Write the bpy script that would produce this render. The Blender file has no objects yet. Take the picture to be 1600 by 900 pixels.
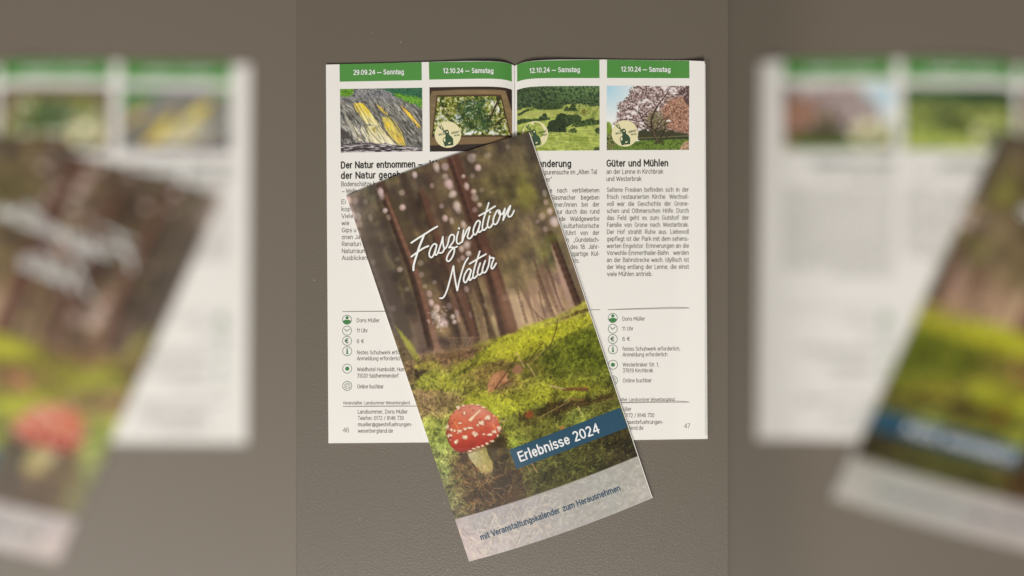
import bpy, math
import numpy as np
from math import radians

# ---------------------------------------------------------------- camera, world, lamps, exposure
scene = bpy.context.scene
S = 0.000355                    # metres on the table for one unit of sheet coordinates (a page is 105 x 210 mm)
CAM_H = 1600 * S * 50 / 36      # camera height over the table top
DROP = 0.085                    # the surfaces at both sides lie this much lower than the table top
KD = (CAM_H + DROP) / CAM_H

cam_data = bpy.data.cameras.new("camera")
cam_data.lens = 50; cam_data.sensor_width = 36
cam_data.clip_start = 0.01; cam_data.clip_end = 100
cam_data.dof.use_dof = True
cam_data.dof.focus_distance = CAM_H - 0.0026
cam_data.dof.aperture_fstop = 0.36
cam = bpy.data.objects.new("camera", cam_data)
cam.location = (0, 0, CAM_H)
scene.collection.objects.link(cam)
scene.camera = cam

world = bpy.data.worlds.new("World"); scene.world = world
world.use_nodes = True
bg = world.node_tree.nodes["Background"]
bg.inputs["Color"].default_value = (1.0, 0.96, 0.90, 1)
bg.inputs["Strength"].default_value = 0.14

from mathutils import Vector
def area_lamp(name, loc, target, sx, sy, power, col):
    l = bpy.data.lights.new(name, 'AREA'); l.shape = 'RECTANGLE'; l.size = sx; l.size_y = sy; l.energy = power; l.color = col
    o = bpy.data.objects.new(name, l); scene.collection.objects.link(o)
    o.location = loc
    o.rotation_euler = (Vector(target) - Vector(loc)).to_track_quat('-Z', 'Y').to_euler()
    return o
area_lamp("ceiling_lamp", (-0.08, -2.00, 3.00), (0.0, 0.0, 0), 0.50, 1.10, 110.0, (1.0, 0.968, 0.92))
area_lamp("sheen_lamp", (-0.98, -0.66, 1.50), (0.0, 0.0, 0), 0.7, 0.7, 11.5, (1.0, 0.975, 0.94))  # added lamp for the sheen at lower left, no window there

scene.view_settings.view_transform = 'Standard'
scene.view_settings.look = 'None'
scene.view_settings.exposure = 0.0
scene.view_settings.gamma = 1.0

# ---------------------------------------------------------------- materials
def srgb(c):
    a = np.array(c, float) / 255
    return np.where(a <= 0.04045, a / 12.92, ((a + 0.055) / 1.055) ** 2.4)
PRINT_GAIN = 1.06
def ink(c):
    v = np.clip(srgb(c) * PRINT_GAIN, 0, 0.82)
    return (float(v[0]), float(v[1]), float(v[2]), 1)

def new_mat(name, rough, spec=0.4):
    m = bpy.data.materials.new(name); m.use_nodes = True
    b = m.node_tree.nodes["Principled BSDF"]
    b.inputs["Roughness"].default_value = rough
    b.inputs["Specular IOR Level"].default_value = spec
    return m, m.node_tree, b

def flat_mat(name, c, rough=0.5, spec=0.35, mottling=0.05):
    m, nt, b = new_mat(name, rough, spec)
    tc = nt.nodes.new("ShaderNodeTexCoord"); no = nt.nodes.new("ShaderNodeTexNoise")
    no.inputs["Scale"].default_value = 900; no.inputs["Detail"].default_value = 3
    nt.links.new(tc.outputs["Object"], no.inputs["Vector"])
    mx = nt.nodes.new("ShaderNodeMix"); mx.data_type = 'RGBA'
    k = ink(c)
    mx.inputs[6].default_value = tuple(v * (1 - mottling) for v in k[:3]) + (1,)
    mx.inputs[7].default_value = tuple(min(1, v * (1 + mottling)) for v in k[:3]) + (1,)
    nt.links.new(no.outputs["Fac"], mx.inputs[0]); nt.links.new(mx.outputs[2], b.inputs["Base Color"])
    return m

def print_mat(name, rough, spec):
    m, nt, b = new_mat(name, rough, spec)
    at = nt.nodes.new("ShaderNodeVertexColor"); at.layer_name = "ink"
    nt.links.new(at.outputs["Color"], b.inputs["Base Color"])
    tc = nt.nodes.new("ShaderNodeTexCoord"); no = nt.nodes.new("ShaderNodeTexNoise")
    no.inputs["Scale"].default_value = 60; no.inputs["Detail"].default_value = 2
    nt.links.new(tc.outputs["Object"], no.inputs["Vector"])
    bp = nt.nodes.new("ShaderNodeBump"); bp.inputs["Strength"].default_value = 0.06; bp.inputs["Distance"].default_value = 0.002
    nt.links.new(no.outputs["Fac"], bp.inputs["Height"]); nt.links.new(bp.outputs["Normal"], b.inputs["Normal"])
    return m

def paper_mat():
    m, nt, b = new_mat("coated_paper", 0.5, 0.35)
    tc = nt.nodes.new("ShaderNodeTexCoord")
    no = nt.nodes.new("ShaderNodeTexNoise"); no.inputs["Scale"].default_value = 14; no.inputs["Detail"].default_value = 4
    nt.links.new(tc.outputs["Object"], no.inputs["Vector"])
    mx = nt.nodes.new("ShaderNodeMix"); mx.data_type = 'RGBA'
    mx.inputs[6].default_value = (0.735, 0.710, 0.668, 1); mx.inputs[7].default_value = (0.755, 0.735, 0.695, 1)
    nt.links.new(no.outputs["Fac"], mx.inputs[0]); nt.links.new(mx.outputs[2], b.inputs["Base Color"])
    bp = nt.nodes.new("ShaderNodeBump"); bp.inputs["Strength"].default_value = 0.08; bp.inputs["Distance"].default_value = 0.003
    nt.links.new(no.outputs["Fac"], bp.inputs["Height"]); nt.links.new(bp.outputs["Normal"], b.inputs["Normal"])
    return m

def leather_mat(name, grain, tint=1.0):
    m, nt, b = new_mat(name, 0.36, 0.36)
    tc = nt.nodes.new("ShaderNodeTexCoord")
    big = nt.nodes.new("ShaderNodeTexNoise"); big.inputs["Scale"].default_value = 5; big.inputs["Detail"].default_value = 5
    nt.links.new(tc.outputs["Object"], big.inputs["Vector"])
    mx = nt.nodes.new("ShaderNodeMix"); mx.data_type = 'RGBA'
    mx.inputs[6].default_value = (0.123 * tint, 0.102 * tint, 0.077 * tint, 1); mx.inputs[7].default_value = (0.137 * tint, 0.114 * tint, 0.090 * tint, 1)
    nt.links.new(big.outputs["Fac"], mx.inputs[0])
    vo = nt.nodes.new("ShaderNodeTexVoronoi"); vo.inputs["Scale"].default_value = 1500; vo.feature = 'SMOOTH_F1'
    wn = nt.nodes.new("ShaderNodeTexNoise"); wn.inputs["Scale"].default_value = 1100; wn.inputs["Detail"].default_value = 4
    nt.links.new(tc.outputs["Object"], vo.inputs["Vector"]); nt.links.new(tc.outputs["Object"], wn.inputs["Vector"])
    ad = nt.nodes.new("ShaderNodeMath"); ad.operation = 'ADD'
    nt.links.new(vo.outputs["Distance"], ad.inputs[0]); nt.links.new(wn.outputs["Fac"], ad.inputs[1])
    # specks of dust
    du = nt.nodes.new("ShaderNodeTexVoronoi"); du.inputs["Scale"].default_value = 55
    nt.links.new(tc.outputs["Object"], du.inputs["Vector"])
    lt = nt.nodes.new("ShaderNodeMath"); lt.operation = 'LESS_THAN'; lt.inputs[1].default_value = 0.028
    nt.links.new(du.outputs["Distance"], lt.inputs[0])
    sc = nt.nodes.new("ShaderNodeMath"); sc.operation = 'MULTIPLY'; sc.inputs[1].default_value = 0.30
    nt.links.new(lt.outputs[0], sc.inputs[0])
    m2 = nt.nodes.new("ShaderNodeMix"); m2.data_type = 'RGBA'; m2.inputs[7].default_value = (0.40, 0.36, 0.30, 1)
    nt.links.new(sc.outputs[0], m2.inputs[0]); nt.links.new(mx.outputs[2], m2.inputs[6])
    nt.links.new(m2.outputs[2], b.inputs["Base Color"])
    bp = nt.nodes.new("ShaderNodeBump"); bp.inputs["Strength"].default_value = grain; bp.inputs["Distance"].default_value = 0.0006
    nt.links.new(ad.outputs[0], bp.inputs["Height"]); nt.links.new(bp.outputs["Normal"], b.inputs["Normal"])
    return m

M_PAPER = paper_mat()
M_COVER = print_mat("glossy_print", 0.29, 0.30)
M_PHOTO = print_mat("satin_print", 0.48, 0.3)
M_GREEN = flat_mat("green_ink", (72, 132, 58))
M_WHITE = flat_mat("white_ink", (244, 240, 228), mottling=0.02)
M_LETTER = flat_mat("cream_lettering", (248, 240, 224), mottling=0.02)
M_DARK = flat_mat("black_ink", (34, 34, 28))
M_GREY = flat_mat("grey_ink", (74, 68, 60))
M_RULE = flat_mat("rule_ink", (120, 114, 102))
M_ICON = flat_mat("dark_green_ink", (50, 116, 58))
M_RING = flat_mat("ring_ink", (50, 92, 58))
M_BADGE = flat_mat("cream_badge_ink", (214, 206, 164))
M_EMBLEM = flat_mat("emblem_ink", (48, 74, 50))
M_EMBLEM_L = flat_mat("emblem_light_ink", (128, 148, 112))
M_BLUE = flat_mat("petrol_blue_ink", (36, 72, 92), 0.3, 0.3)
M_BLUETEXT = flat_mat("blue_text_ink", (52, 78, 100))
M_LEATHER = leather_mat("grained_leather", 0.12)
M_FLOOR = leather_mat("leather_lightened", 0.16, 1.20)  # table leather with its colour lightened to offset shade beside the step
# ---------------------------------------------------------------- printed pictures (painted in code)
def lattice_noise(x, y, seed):
    tab = np.random.RandomState(seed).rand(64, 64)
    xi = np.floor(x).astype(int); yi = np.floor(y).astype(int)
    fx = x - xi; fy = y - yi
    fx = fx * fx * (3 - 2 * fx); fy = fy * fy * (3 - 2 * fy)
    a = tab[yi % 64, xi % 64]; b = tab[yi % 64, (xi + 1) % 64]
    c = tab[(yi + 1) % 64, xi % 64]; d = tab[(yi + 1) % 64, (xi + 1) % 64]
    return (a * (1 - fx) + b * fx) * (1 - fy) + (c * (1 - fx) + d * fx) * fy

def fbm(x, y, seed, octaves=4):
    s = 0; amp = 0.5; tot = 0
    for o in range(octaves):
        s = s + amp * lattice_noise(x * 2 ** o + 17.3 * o, y * 2 ** o + 9.1 * o, seed + o)
        tot += amp; amp *= 0.5
    return s / tot

def sstep(a, b, x):
    t = np.clip((x - a) / (b - a), 0, 1)
    return t * t * (3 - 2 * t)

def spline(pts, n=8):
    P = [np.array(p, float) for p in pts]
    P = [2 * P[0] - P[1]] + P + [2 * P[-1] - P[-2]]
    out = []
    for i in range(1, len(P) - 2):
        for k in range(n):
            t = k / n
            out.append(0.5 * (2 * P[i] + (P[i + 1] - P[i - 1]) * t + (2 * P[i - 1] - 5 * P[i] + 4 * P[i + 1] - P[i + 2]) * t * t
                              + (3 * P[i] - P[i - 1] - 3 * P[i + 1] + P[i + 2]) * t ** 3))
    out.append(P[-2])
    return np.array(out)

class Print:
    """A printed picture: a grid of points in sheet coordinates and a colour for each."""
    def __init__(self, X, Y):
        self.X, self.Y = X, Y
        self.h, self.w = X.shape
        self.C = np.zeros((self.h, self.w, 3))
        o = np.array([X[0, 0], Y[0, 0]])
        self.o = o
        self.M = np.linalg.inv(np.array([[X[0, -1] - o[0], X[-1, 0] - o[0]], [Y[0, -1] - o[1], Y[-1, 0] - o[1]]]))
    def win(self, x0, y0, x1, y1, pad=8):
        cs = np.array([[x0, x1, x0, x1], [y0, y0, y1, y1]]) - self.o[:, None]
        uv = self.M @ cs
        j = uv[0] * (self.w - 1); i = uv[1] * (self.h - 1)
        return (slice(max(0, int(i.min()) - pad), max(0, int(i.max()) + pad + 1)),
                slice(max(0, int(j.min()) - pad), max(0, int(j.max()) + pad + 1)))
    def put(self, s, m, col):
        if np.ndim(col) == 1 or isinstance(col, tuple):
            col = np.array(col, float) / 255
        self.C[s] = self.C[s] * (1 - m[..., None]) + col * m[..., None]
    def line(self, p, q, r, col, a=1.0, soft=0.7, r2=None):
        r2 = r if r2 is None else r2
        R = max(r, r2) + soft
        s = self.win(min(p[0], q[0]) - R, min(p[1], q[1]) - R, max(p[0], q[0]) + R, max(p[1], q[1]) + R, 3)
        X, Y = self.X[s], self.Y[s]
        if X.size == 0: return
        dx, dy = q[0] - p[0], q[1] - p[1]
        t = np.clip(((X - p[0]) * dx + (Y - p[1]) * dy) / (dx * dx + dy * dy + 1e-9), 0, 1)
        d = np.hypot(X - p[0] - t * dx, Y - p[1] - t * dy) - (r + (r2 - r) * t)
        self.put(s, a * (1 - sstep(-soft, soft, d)), col)
    def path(self, pts, r, col, a=1.0, soft=0.7, r2=None):
        r2 = r if r2 is None else r2
        n = len(pts) - 1
        for i in range(n):
            self.line(pts[i], pts[i + 1], r + (r2 - r) * i / n, col, a, soft, r + (r2 - r) * (i + 1) / n)
    def dot(self, x, y, rx, ry, col, a=1.0, soft=0.35, ang=0.0):
        R = max(rx, ry) * (1 + soft) + 1
        s = self.win(x - R, y - R, x + R, y + R, 3)
        X, Y = self.X[s] - x, self.Y[s] - y
        if X.size == 0: return
        c, n = math.cos(ang), math.sin(ang)
        d = np.hypot((X * c + Y * n) / rx, (Y * c - X * n) / ry)
        self.put(s, a * (1 - sstep(1 - soft, 1 + soft, d)), col)
    def polymask(self, pts, soft=0.8, rough=0.0, seed=1, rscale=0.35):
        P = np.array(pts, float)
        s = self.win(P[:, 0].min(), P[:, 1].min(), P[:, 0].max(), P[:, 1].max(), 3 + int(soft * 2 + rough * 2))
        X, Y = self.X[s], self.Y[s]
        if rough:
            X = X + rough * 2 * (fbm(X * rscale, Y * rscale, seed, 3) - 0.5) * 2
            Y = Y + rough * 2 * (fbm(X * rscale + 31, Y * rscale, seed + 7, 3) - 0.5) * 2
        inside = np.zeros(X.shape, bool); dist = np.full(X.shape, 1e9)
        n = len(P)
        for i in range(n):
            x0, y0 = P[i]; x1, y1 = P[(i + 1) % n]
            dx, dy = x1 - x0, y1 - y0
            t = np.clip(((X - x0) * dx + (Y - y0) * dy) / (dx * dx + dy * dy + 1e-9), 0, 1)
            dist = np.minimum(dist, np.hypot(X - x0 - t * dx, Y - y0 - t * dy))
            if y0 != y1:
                inside ^= ((y0 > Y) != (y1 > Y)) & (X < (x1 - x0) * (Y - y0) / (y1 - y0) + x0)
        sd = np.where(inside, -dist, dist)
        return s, 1 - sstep(-soft, soft, sd)
    def poly(self, pts, col, a=1.0, soft=0.8, rough=0.0, seed=1, rscale=0.35):
        s, m = self.polymask(pts, soft, rough, seed, rscale)
        self.put(s, a * m, col)
        return s, m
    def controls(self, pts, power=3.0):
        num = np.zeros(self.C.shape); den = np.zeros(self.X.shape)
        for x, y, c in pts:
            w = 1 / ((self.X - x) ** 2 + (self.Y - y) ** 2 + 30) ** (power / 2)
            num += w[..., None] * (np.array(c) / 255); den += w
        return num / den[..., None]
    def sample(self, x, y):
        uv = self.M @ (np.array([x, y]) - self.o)
        i = int(np.clip(uv[1] * (self.h - 1), 0, self.h - 1)); j = int(np.clip(uv[0] * (self.w - 1), 0, self.w - 1))
        return self.C[i, j]

def off(pts, ox, oy, k):
    return [(ox + x / k, oy + y / k) for x, y in pts]

# ---- the hand-lettered title, as strokes in sheet coordinates
TITLE_STROKES = []
for (ox, oy, k, strokes) in [
    (640, 340, 10, [[(27,392),(150,310),(240,255),(340,190),(432,137)],
                    [(228,262),(190,360),(150,460),(115,570),(80,680),(62,760),(60,820)],
                    [(28,608),(120,540),(210,480),(292,442)],
                    [(425,440),(405,408),(370,420),(335,470),(310,540),(310,595),(335,622),(365,600),(395,530),(424,436)],
                    [(425,430),(405,520),(395,570),(415,582),(440,550),(480,440),(505,360),(520,300)],
                    [(520,300),(520,370),(530,440),(540,490),(520,535),(480,552),(450,540)],
                    [(530,510),(545,492),(580,450),(605,380),(620,310),(650,268),(685,270),(700,310),(685,370),(650,420),(615,468)],
                    [(615,468),(650,462),(690,470),(700,500),(690,560),(660,630),(615,680),(585,670),(580,630),(610,560),(660,495),(700,470),(742,452)]]),
    (690, 320, 10, [[(262,420),(240,500),(235,570),(255,608),(285,600),(318,575)],
                    [(345,395),(330,480),(322,580)],
                    [(322,575),(360,470),(400,390),(440,348),(425,420),(405,490),(420,525),(455,515),(490,465)],
                    [(602,270),(580,245),(550,262),(515,330),(495,400),(500,450),(522,465),(550,440),(585,350),(604,272)],
                    [(605,265),(585,360),(575,415),(595,425),(630,395)],
                    [(272,366),(273,369)]]),
    (740, 310, 15, [[(355,105),(330,190),(290,320),(240,470),(215,600),(205,690),(230,740),(265,730),(315,670)],
                    [(372,410),(345,520),(325,610),(335,660),(370,685),(410,655),(462,570)],
                    [(388,319),(391,322)],
                    [(128,405),(250,340),(380,260),(505,180)],
                    [(590,275),(550,290),(500,380),(465,480),(460,560),(485,600),(520,605),(560,560),(600,470),(625,370),(618,300),(590,276)],
                    [(585,325),(610,370),(650,375),(695,330),(735,235)],
                    [(735,235),(715,340),(705,430),(692,510)],
                    [(692,505),(740,400),(800,270),(866,165),(840,260),(805,350),(805,400),(840,430),(890,400),(930,330),(948,285)]]),
    (680, 390, 11.25, [[(85,852),(130,850),(170,800),(215,690),(260,530),(300,370),(320,290)],
                    [(322,290),(335,420),(360,580),(388,720)],
                    [(390,715),(420,570),(465,400),(520,240),(578,145)],
                    [(630,362),(600,335),(560,365),(515,450),(500,530),(520,575),(550,560),(590,480),(632,366)],
                    [(632,365),(605,470),(598,520),(615,535),(655,495)],
                    [(783,30),(745,150),(700,290),(670,420),(665,480),(690,500),(735,455)],
                    [(605,248),(700,190),(800,130),(893,78)],
                    [(790,240),(755,350),(745,410),(765,440),(800,430),(832,385)],
                    [(880,195),(840,310),(830,380),(850,405),(890,385),(930,300),(950,215),(960,120)],
                    [(958,115),(965,145),(1000,140),(1035,150)],
                    [(1032,155),(1000,240),(985,300),(1000,335),(1030,310),(1070,240)]]),
]:
    for st in strokes:
        TITLE_STROKES.append(off(st, ox, oy, k))

BANNER = [(795.6, 703), (969, 637), (980.4, 668), (807, 733)]
FOOT_L, FOOT_R, FOOT_BULGE = (712.7, 810.9), (996.0, 712.7), 5.5

def foot_y(x):
    t = (x - FOOT_L[0]) / (FOOT_R[0] - FOOT_L[0])
    return FOOT_L[1] + (FOOT_R[1] - FOOT_L[1]) * t + FOOT_BULGE * 4 * t * (1 - t)

def paint_cover(X, Y):
    p = Print(X, Y)
    rs = np.random.RandomState(11)
    forest = [(545,315,(120,112,100)),(580,300,(85,82,66)),(575,370,(94,86,72)),(610,330,(84,74,54)),(650,320,(77,65,45)),(640,290,(85,75,57)),
        (700,250,(92,76,56)),(760,250,(92,82,56)),(800,230,(86,78,58)),(818,222,(76,70,56)),(780,290,(90,84,50)),(825,300,(108,106,50)),(848,290,(74,68,54)),
        (770,330,(98,88,56)),(835,350,(116,103,75)),(590,420,(92,86,74)),(600,450,(84,78,68)),(630,440,(82,74,52)),(610,480,(92,84,76)),(640,480,(78,68,56)),
        (650,400,(84,72,50)),(700,420,(78,62,46)),(800,400,(104,92,62)),(800,440,(106,94,62)),(830,420,(110,97,72)),(855,400,(104,104,62)),(800,480,(168,146,112)),(812,492,(172,150,116)),(782,500,(150,132,98)),
        (830,472,(158,132,104)),(860,450,(128,106,84)),(885,440,(148,123,103)),(760,480,(100,84,56)),(720,480,(96,72,54)),(640,530,(105,90,78)),(700,520,(110,92,66)),
        (600,495,(95,85,76)),(740,520,(110,92,70)),(770,400,(88,74,50)),(860,480,(160,136,106)),(740,400,(84,62,46)),(900,455,(110,92,62))]
    ground = [(625,555,(110,100,78)),(640,580,(120,100,80)),(690,560,(130,105,82)),(730,550,(128,102,80)),(660,548,(118,98,80)),(665,592,(148,158,66)),
        (700,600,(140,155,58)),(680,570,(165,158,80)),(655,583,(92,82,62)),(720,575,(120,118,45)),(760,550,(150,150,55)),(800,530,(172,178,58)),(850,510,(168,178,52)),
        (900,490,(150,155,55)),(915,480,(160,165,70)),(880,530,(112,124,34)),(920,530,(100,116,30)),(860,560,(92,104,30)),(930,570,(96,112,32)),(900,600,(120,132,40)),
        (700,622,(135,125,75)),(660,627,(150,130,100)),(650,642,(142,124,90)),(740,610,(130,130,50)),(770,640,(150,162,48)),(800,622,(150,156,45)),(850,607,(142,154,46)),
        (840,640,(95,102,35)),(870,632,(72,64,34)),(930,625,(92,96,40)),(670,665,(150,162,78)),(690,690,(130,146,74)),(680,720,(125,136,84)),(692,745,(110,116,84)),
        (700,780,(98,95,76)),(718,800,(92,86,68)),(800,672,(112,118,45)),(830,660,(95,96,38)),(900,655,(106,118,50)),(800,698,(122,138,50)),(792,722,(80,72,35)),
        (772,690,(75,60,32)),(735,742,(95,72,50)),(720,730,(100,80,58)),(760,762,(72,52,32)),(800,752,(68,50,30)),(740,790,(78,58,40)),(790,782,(66,46,28)),
        (840,740,(78,78,42)),(880,722,(74,76,40)),(930,702,(64,62,34)),(960,690,(58,52,32)),(980,702,(50,44,28)),(860,756,(70,70,38)),(780,560,(118,112,52)),
        (830,580,(120,122,42)),(960,620,(92,98,40)),(750,580,(138,126,60)),(790,600,(128,112,60)),(910,560,(98,112,30))]
    foot = [(730,850,(186,166,156)),(745,868,(190,172,158)),(760,822,(164,155,146)),(820,830,(170,161,150)),(850,792,(163,156,145)),(900,782,(164,158,145)),
        (950,762,(166,162,147)),(1005,765,(174,165,150)),(980,730,(163,157,141)),(800,802,(160,151,142)),(900,815,(170,163,150)),(780,850,(176,164,154))]
    # horizon between forest and ground
    hz = np.interp(X[0] * 0 + X[0], [540, 1020], [0, 0])
    hpts = [(560,480),(600,500),(640,552),(690,548),(735,540),(775,526),(805,516),(835,505),(870,494),(905,475),(960,440)]
    hx = [a for a, b in hpts]; hy = [b for a, b in hpts]
    H = np.interp(X, hx, hy) + 3 * (fbm(X * .12, Y * .12, 5, 3) - .5) * 2
    F = p.controls(forest, 3.2); G = p.controls(ground, 3.6)
    # soft foliage mottling of the out-of-focus wood, drawn out along the trunks
    ax = (X * math.cos(0.327) - Y * math.sin(0.327)); al = (X * math.sin(0.327) + Y * math.cos(0.327))
    n1 = fbm(ax * .10, al * .035, 21, 3) - .5; n2 = fbm(X * .06, Y * .06, 31, 4) - .5
    F = F * (1 + .42 * n1 + .5 * n2)[..., None]
    F = F + (np.array([.05, .055, -.01]) * np.clip(n2 * 2.0, -.4, .8)[..., None])
    n3 = fbm(X * .11, Y * .15, 41, 4) - .5
    G = G * (1 + .75 * n3)[..., None]
    m = sstep(-4, 4, Y - H)
    p.C = F * (1 - m[..., None]) + G * m[..., None]
    full = (slice(None), slice(None))
    above = 1 - m
    def trunk(pts, r, col, a=.8, soft=4, r2=None):
        save = p.C.copy()
        p.path(spline(pts, 5), r, col, a, soft, r2)
        mk = sstep(-12, -2, (Y - H) - 10)[..., None]
        p.C = p.C * (1 - mk) + save * mk
    # distant pale trunks and gaps on the right
    for (x0, y0, x1, y1, r, c, a) in [(866,385,893,476,5,(168,140,122),.55),(846,415,872,486,3,(120,92,70),.6),(838,425,862,492,2.5,(105,80,60),.6),(826,440,850,497,3,(150,124,98),.5),
            (812,445,842,500,2.2,(104,80,58),.6),(850,400,880,484,2.2,(96,72,54),.6),(858,430,876,482,2.4,(150,128,104),.5),(800,455,812,508,5,(168,148,114),.5),(790,450,806,510,3,(160,140,106),.45),
            (822,452,836,500,2.4,(116,90,68),.55),(806,440,822,504,1.3,(92,70,52),.6),(834,405,866,494,1.5,(84,62,46),.6),(856,420,880,484,1.2,(96,72,56),.6),(816,470,824,504,1,(104,80,60),.6),(776,455,788,516,1.6,(108,84,58),.55),(842,455,852,496,1,(88,66,50),.6),(795,470,800,512,1.2,(196,176,136),.5),(830,465,838,500,1.4,(190,164,134),.45),(868,440,880,480,1.6,(180,156,132),.5),(780,470,792,514,4,(150,134,96),.4)]:
        trunk([(x0, y0), ((x0 + x1) / 2 - 1, (y0 + y1) / 2), (x1, y1)], r, c, a, 1.8)
    trunk([(860,365),(882,420),(904,477)], 4.5, (72,50,38), .8, 2.2, 5.5)
    trunk([(876,385),(895,430),(914,470)], 3.5, (98,90,66), .5, 3)
    # big trunks
    trunk([(560,345),(590,430),(625,520)], 13, (94,88,78), .45, 7, 15)
    trunk([(578,360),(610,450),(640,540)], 8, (74,66,56), .5, 5, 11)
    trunk([(594,283),(622,360),(650,440),(676,540)], 6, (72,50,38), .75, 3.5, 8)
    trunk([(603,305),(628,370),(655,440),(682,543)], 2.4, (124,88,68), .75, 2, 4)
    trunk([(612,305),(640,365),(665,430)], 7, (74,64,44), .45, 5)
    trunk([(660,300),(690,390),(722,470),(742,524)], 5, (92,60,46), .7, 4, 8)
    trunk([(672,310),(700,400),(728,500)], 4, (108,84,68), .4, 4)
    trunk([(707,243),(730,310),(752,380),(776,450),(796,522)], 9, (84,55,42), .88, 4, 14)
    trunk([(704,243),(724,305),(744,372),(762,440)], 3, (116,80,64), .4, 3, 4)
    trunk([(758,390),(782,455),(803,518)], 4, (116,80,58), .55, 4, 6)
    trunk([(741,440),(760,490),(772,527)], 4, (70,52,36), .6, 2.5, 4)
    trunk([(738,470),(752,528)], 2, (128,118,78), .5, 2)
    trunk([(724,470),(745,534)], 3, (92,66,48), .6, 2)
    trunk([(770,500),(778,526)], 2.4, (150,140,90), .55, 2)
    trunk([(700,470),(716,540)], 3.4, (82,62,48), .55, 2)
    trunk([(650,500),(664,556)], 7, (96,80,68), .4, 4)
    trunk([(674,510),(686,552)], 4, (140,112,92), .5, 3)
    for (pts, r0, r1, c, a, sf) in [([(584,290),(600,340),(622,410),(648,500)], 3, 6, (66,56,46), .5, 3), ([(628,275),(652,340),(684,430),(712,520)], 4, 7, (66,52,40), .5, 4), ([(664,262),(684,320),(706,385)], 4, 5, (78,60,46), .45, 4),
            ([(703,250),(722,305),(744,372),(766,440),(786,522)], 2.5, 4, (54,36,28), .65, 2.5), ([(590,290),(617,362),(645,440),(670,540)], 2, 3, (50,36,28), .6, 2), ([(655,305),(684,390),(716,470),(734,524)], 2, 3, (58,42,32), .55, 2.5),
            ([(560,370),(586,440),(612,512)], 3, 4, (58,52,44), .4, 3), ([(576,400),(596,455),(618,520)], 2.4, 3, (112,104,94), .3, 3), ([(868,372),(886,420),(906,474)], 1.6, 2, (48,34,26), .55, 1.4),
            ([(742,430),(754,470),(766,528)], 1.8, 2.2, (54,40,28), .6, 1.6), ([(752,440),(764,490),(774,520)], 1.6, 2, (122,112,74), .4, 1.6), ([(690,440),(706,490),(720,536)], 2, 3, (56,42,32), .5, 2), ([(726,450),(738,490),(748,530)], 1.6, 2, (62,46,34), .5, 1.6)]:
        trunk(pts, r0, c, a, sf, r1)
    # light specks between the twigs (out of focus sky)
    lav = (206, 192, 192)
    for (x, y, rx, ry, a) in [(595,300,5,8,.85),(597,308,4,5,.5),(602,329,4.5,4.5,.8),(607.5,339.5,3.5,5.5,.45),(628,301,5,5,.5),(629,324,5.5,5.5,.85),(648,273,4.5,6,.8),(675,290,3.5,4.5,.5),
            (690,322,4,4,.5),(695.5,341,5,6,.75),(682,261,5,9,.7),(695.5,260.5,6,6.5,.6),(543.5,313,6,8,.85),(555,314,5,5,.4),(551,337,5,10,.8),(559.5,338.5,5,7,.5),(562,350,5,6,.4),
            (546,326,5,6,.6),(556,352,3.5,8,.6),(561,366,3,8,.5),(571,315,4,4,.25),(579,340,4,6,.25),
            (695.5,275.5,5,5,.6),(701,287,7.5,8.5,.75),(705,293,5,5,.4),(708,303,6.5,6.5,.8),(704,306,4,4,.4),(714,322,6.5,9,.75),(717,330,5,5,.4),(706,345,4,6,.6),(724,351,5,7,.65),(728,356,4,6,.5),
            (737,247,7,8,.55),(741,243,4,4,.4),(747,262,5.5,6,.8),(762,243,6,5,.4),(724,275.5,3.6,3.6,.65),(738,275,4,4,.4),(729,291,4.5,7,.7),(740,299.5,5,5,.65),(742,309,6,6,.55),(749.5,320,4,4,.7),
            (742,328,4.5,4.5,.45),(753,297,4,4,.3),(793,230,4,4,.2),(770,300,5,3,.18),(851,302,4,6,.45),(853,316,4,5,.5),(859,330,5,6,.65),(866,346,7.5,8.5,.8),(868,350,5,5,.4),(848,337,5,5,.3),(852,358,4,5,.5),
            (840,346,3.6,3.6,.35),(846,339,5,6,.3),(625,421,5,4.5,.6),(621,405,5,4,.2),(583,410,4,5,.2),(657,411,5,5,.4),(658.7,429,4.5,5,.4),(679,441,4,3.6,.35),(664,447,4,3.6,.35),(636,452,4,4,.25),
            (671,459,4.5,6,.6),(674,473,4.5,6.5,.7),(682.7,481,5.5,6,.75),(679,491,6,7,.75),(686,499,7,8,.75),(694,505,7,7,.7),(688,509,6,5,.6),(702,478,4,6,.4),(694,492,4,4,.5),(714,489,3.5,6,.6),(707.5,495,4,5,.75),(710,503,4,4,.8),
            (729,383,6,7,.65),(733,379,4,4,.3),(721,389,4.5,6,.7),(732,396,5,5,.75),(723,403,4,4.5,.6),(717,407,3,4,.4),(729,452,4,5.5,.55),(700,374,5,6,.4),(712,371,5,5,.4),(716,498,3,6,.45),(614,482,5,5,.2),
            (810,470,5,4,.2),(784,345,9,5,.15),(805,330,7,4,.12),(790,465,6,6,.2),(758,478,3,5,.3),(735,492,2.5,6,.3)]:
        c = np.array(lav) + rs.uniform(-12, 10, 3)
        p.dot(x, y, rx * .92, ry * .92, tuple(c), a * .8, .42, -.25)
        if a > .6: p.dot(x + .6, y - .8, rx * .5, ry * .5, (222, 210, 204), .4, .5)
    for k in range(60):   # fine sky glitter low on the left
        x = rs.normal(686, 7); y = rs.normal(497, 9)
        p.dot(x, y, rs.uniform(1, 2.4), rs.uniform(1, 2.4), (218,208,208) if rs.rand() < .5 else (110,96,84), .34, .6)
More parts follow.
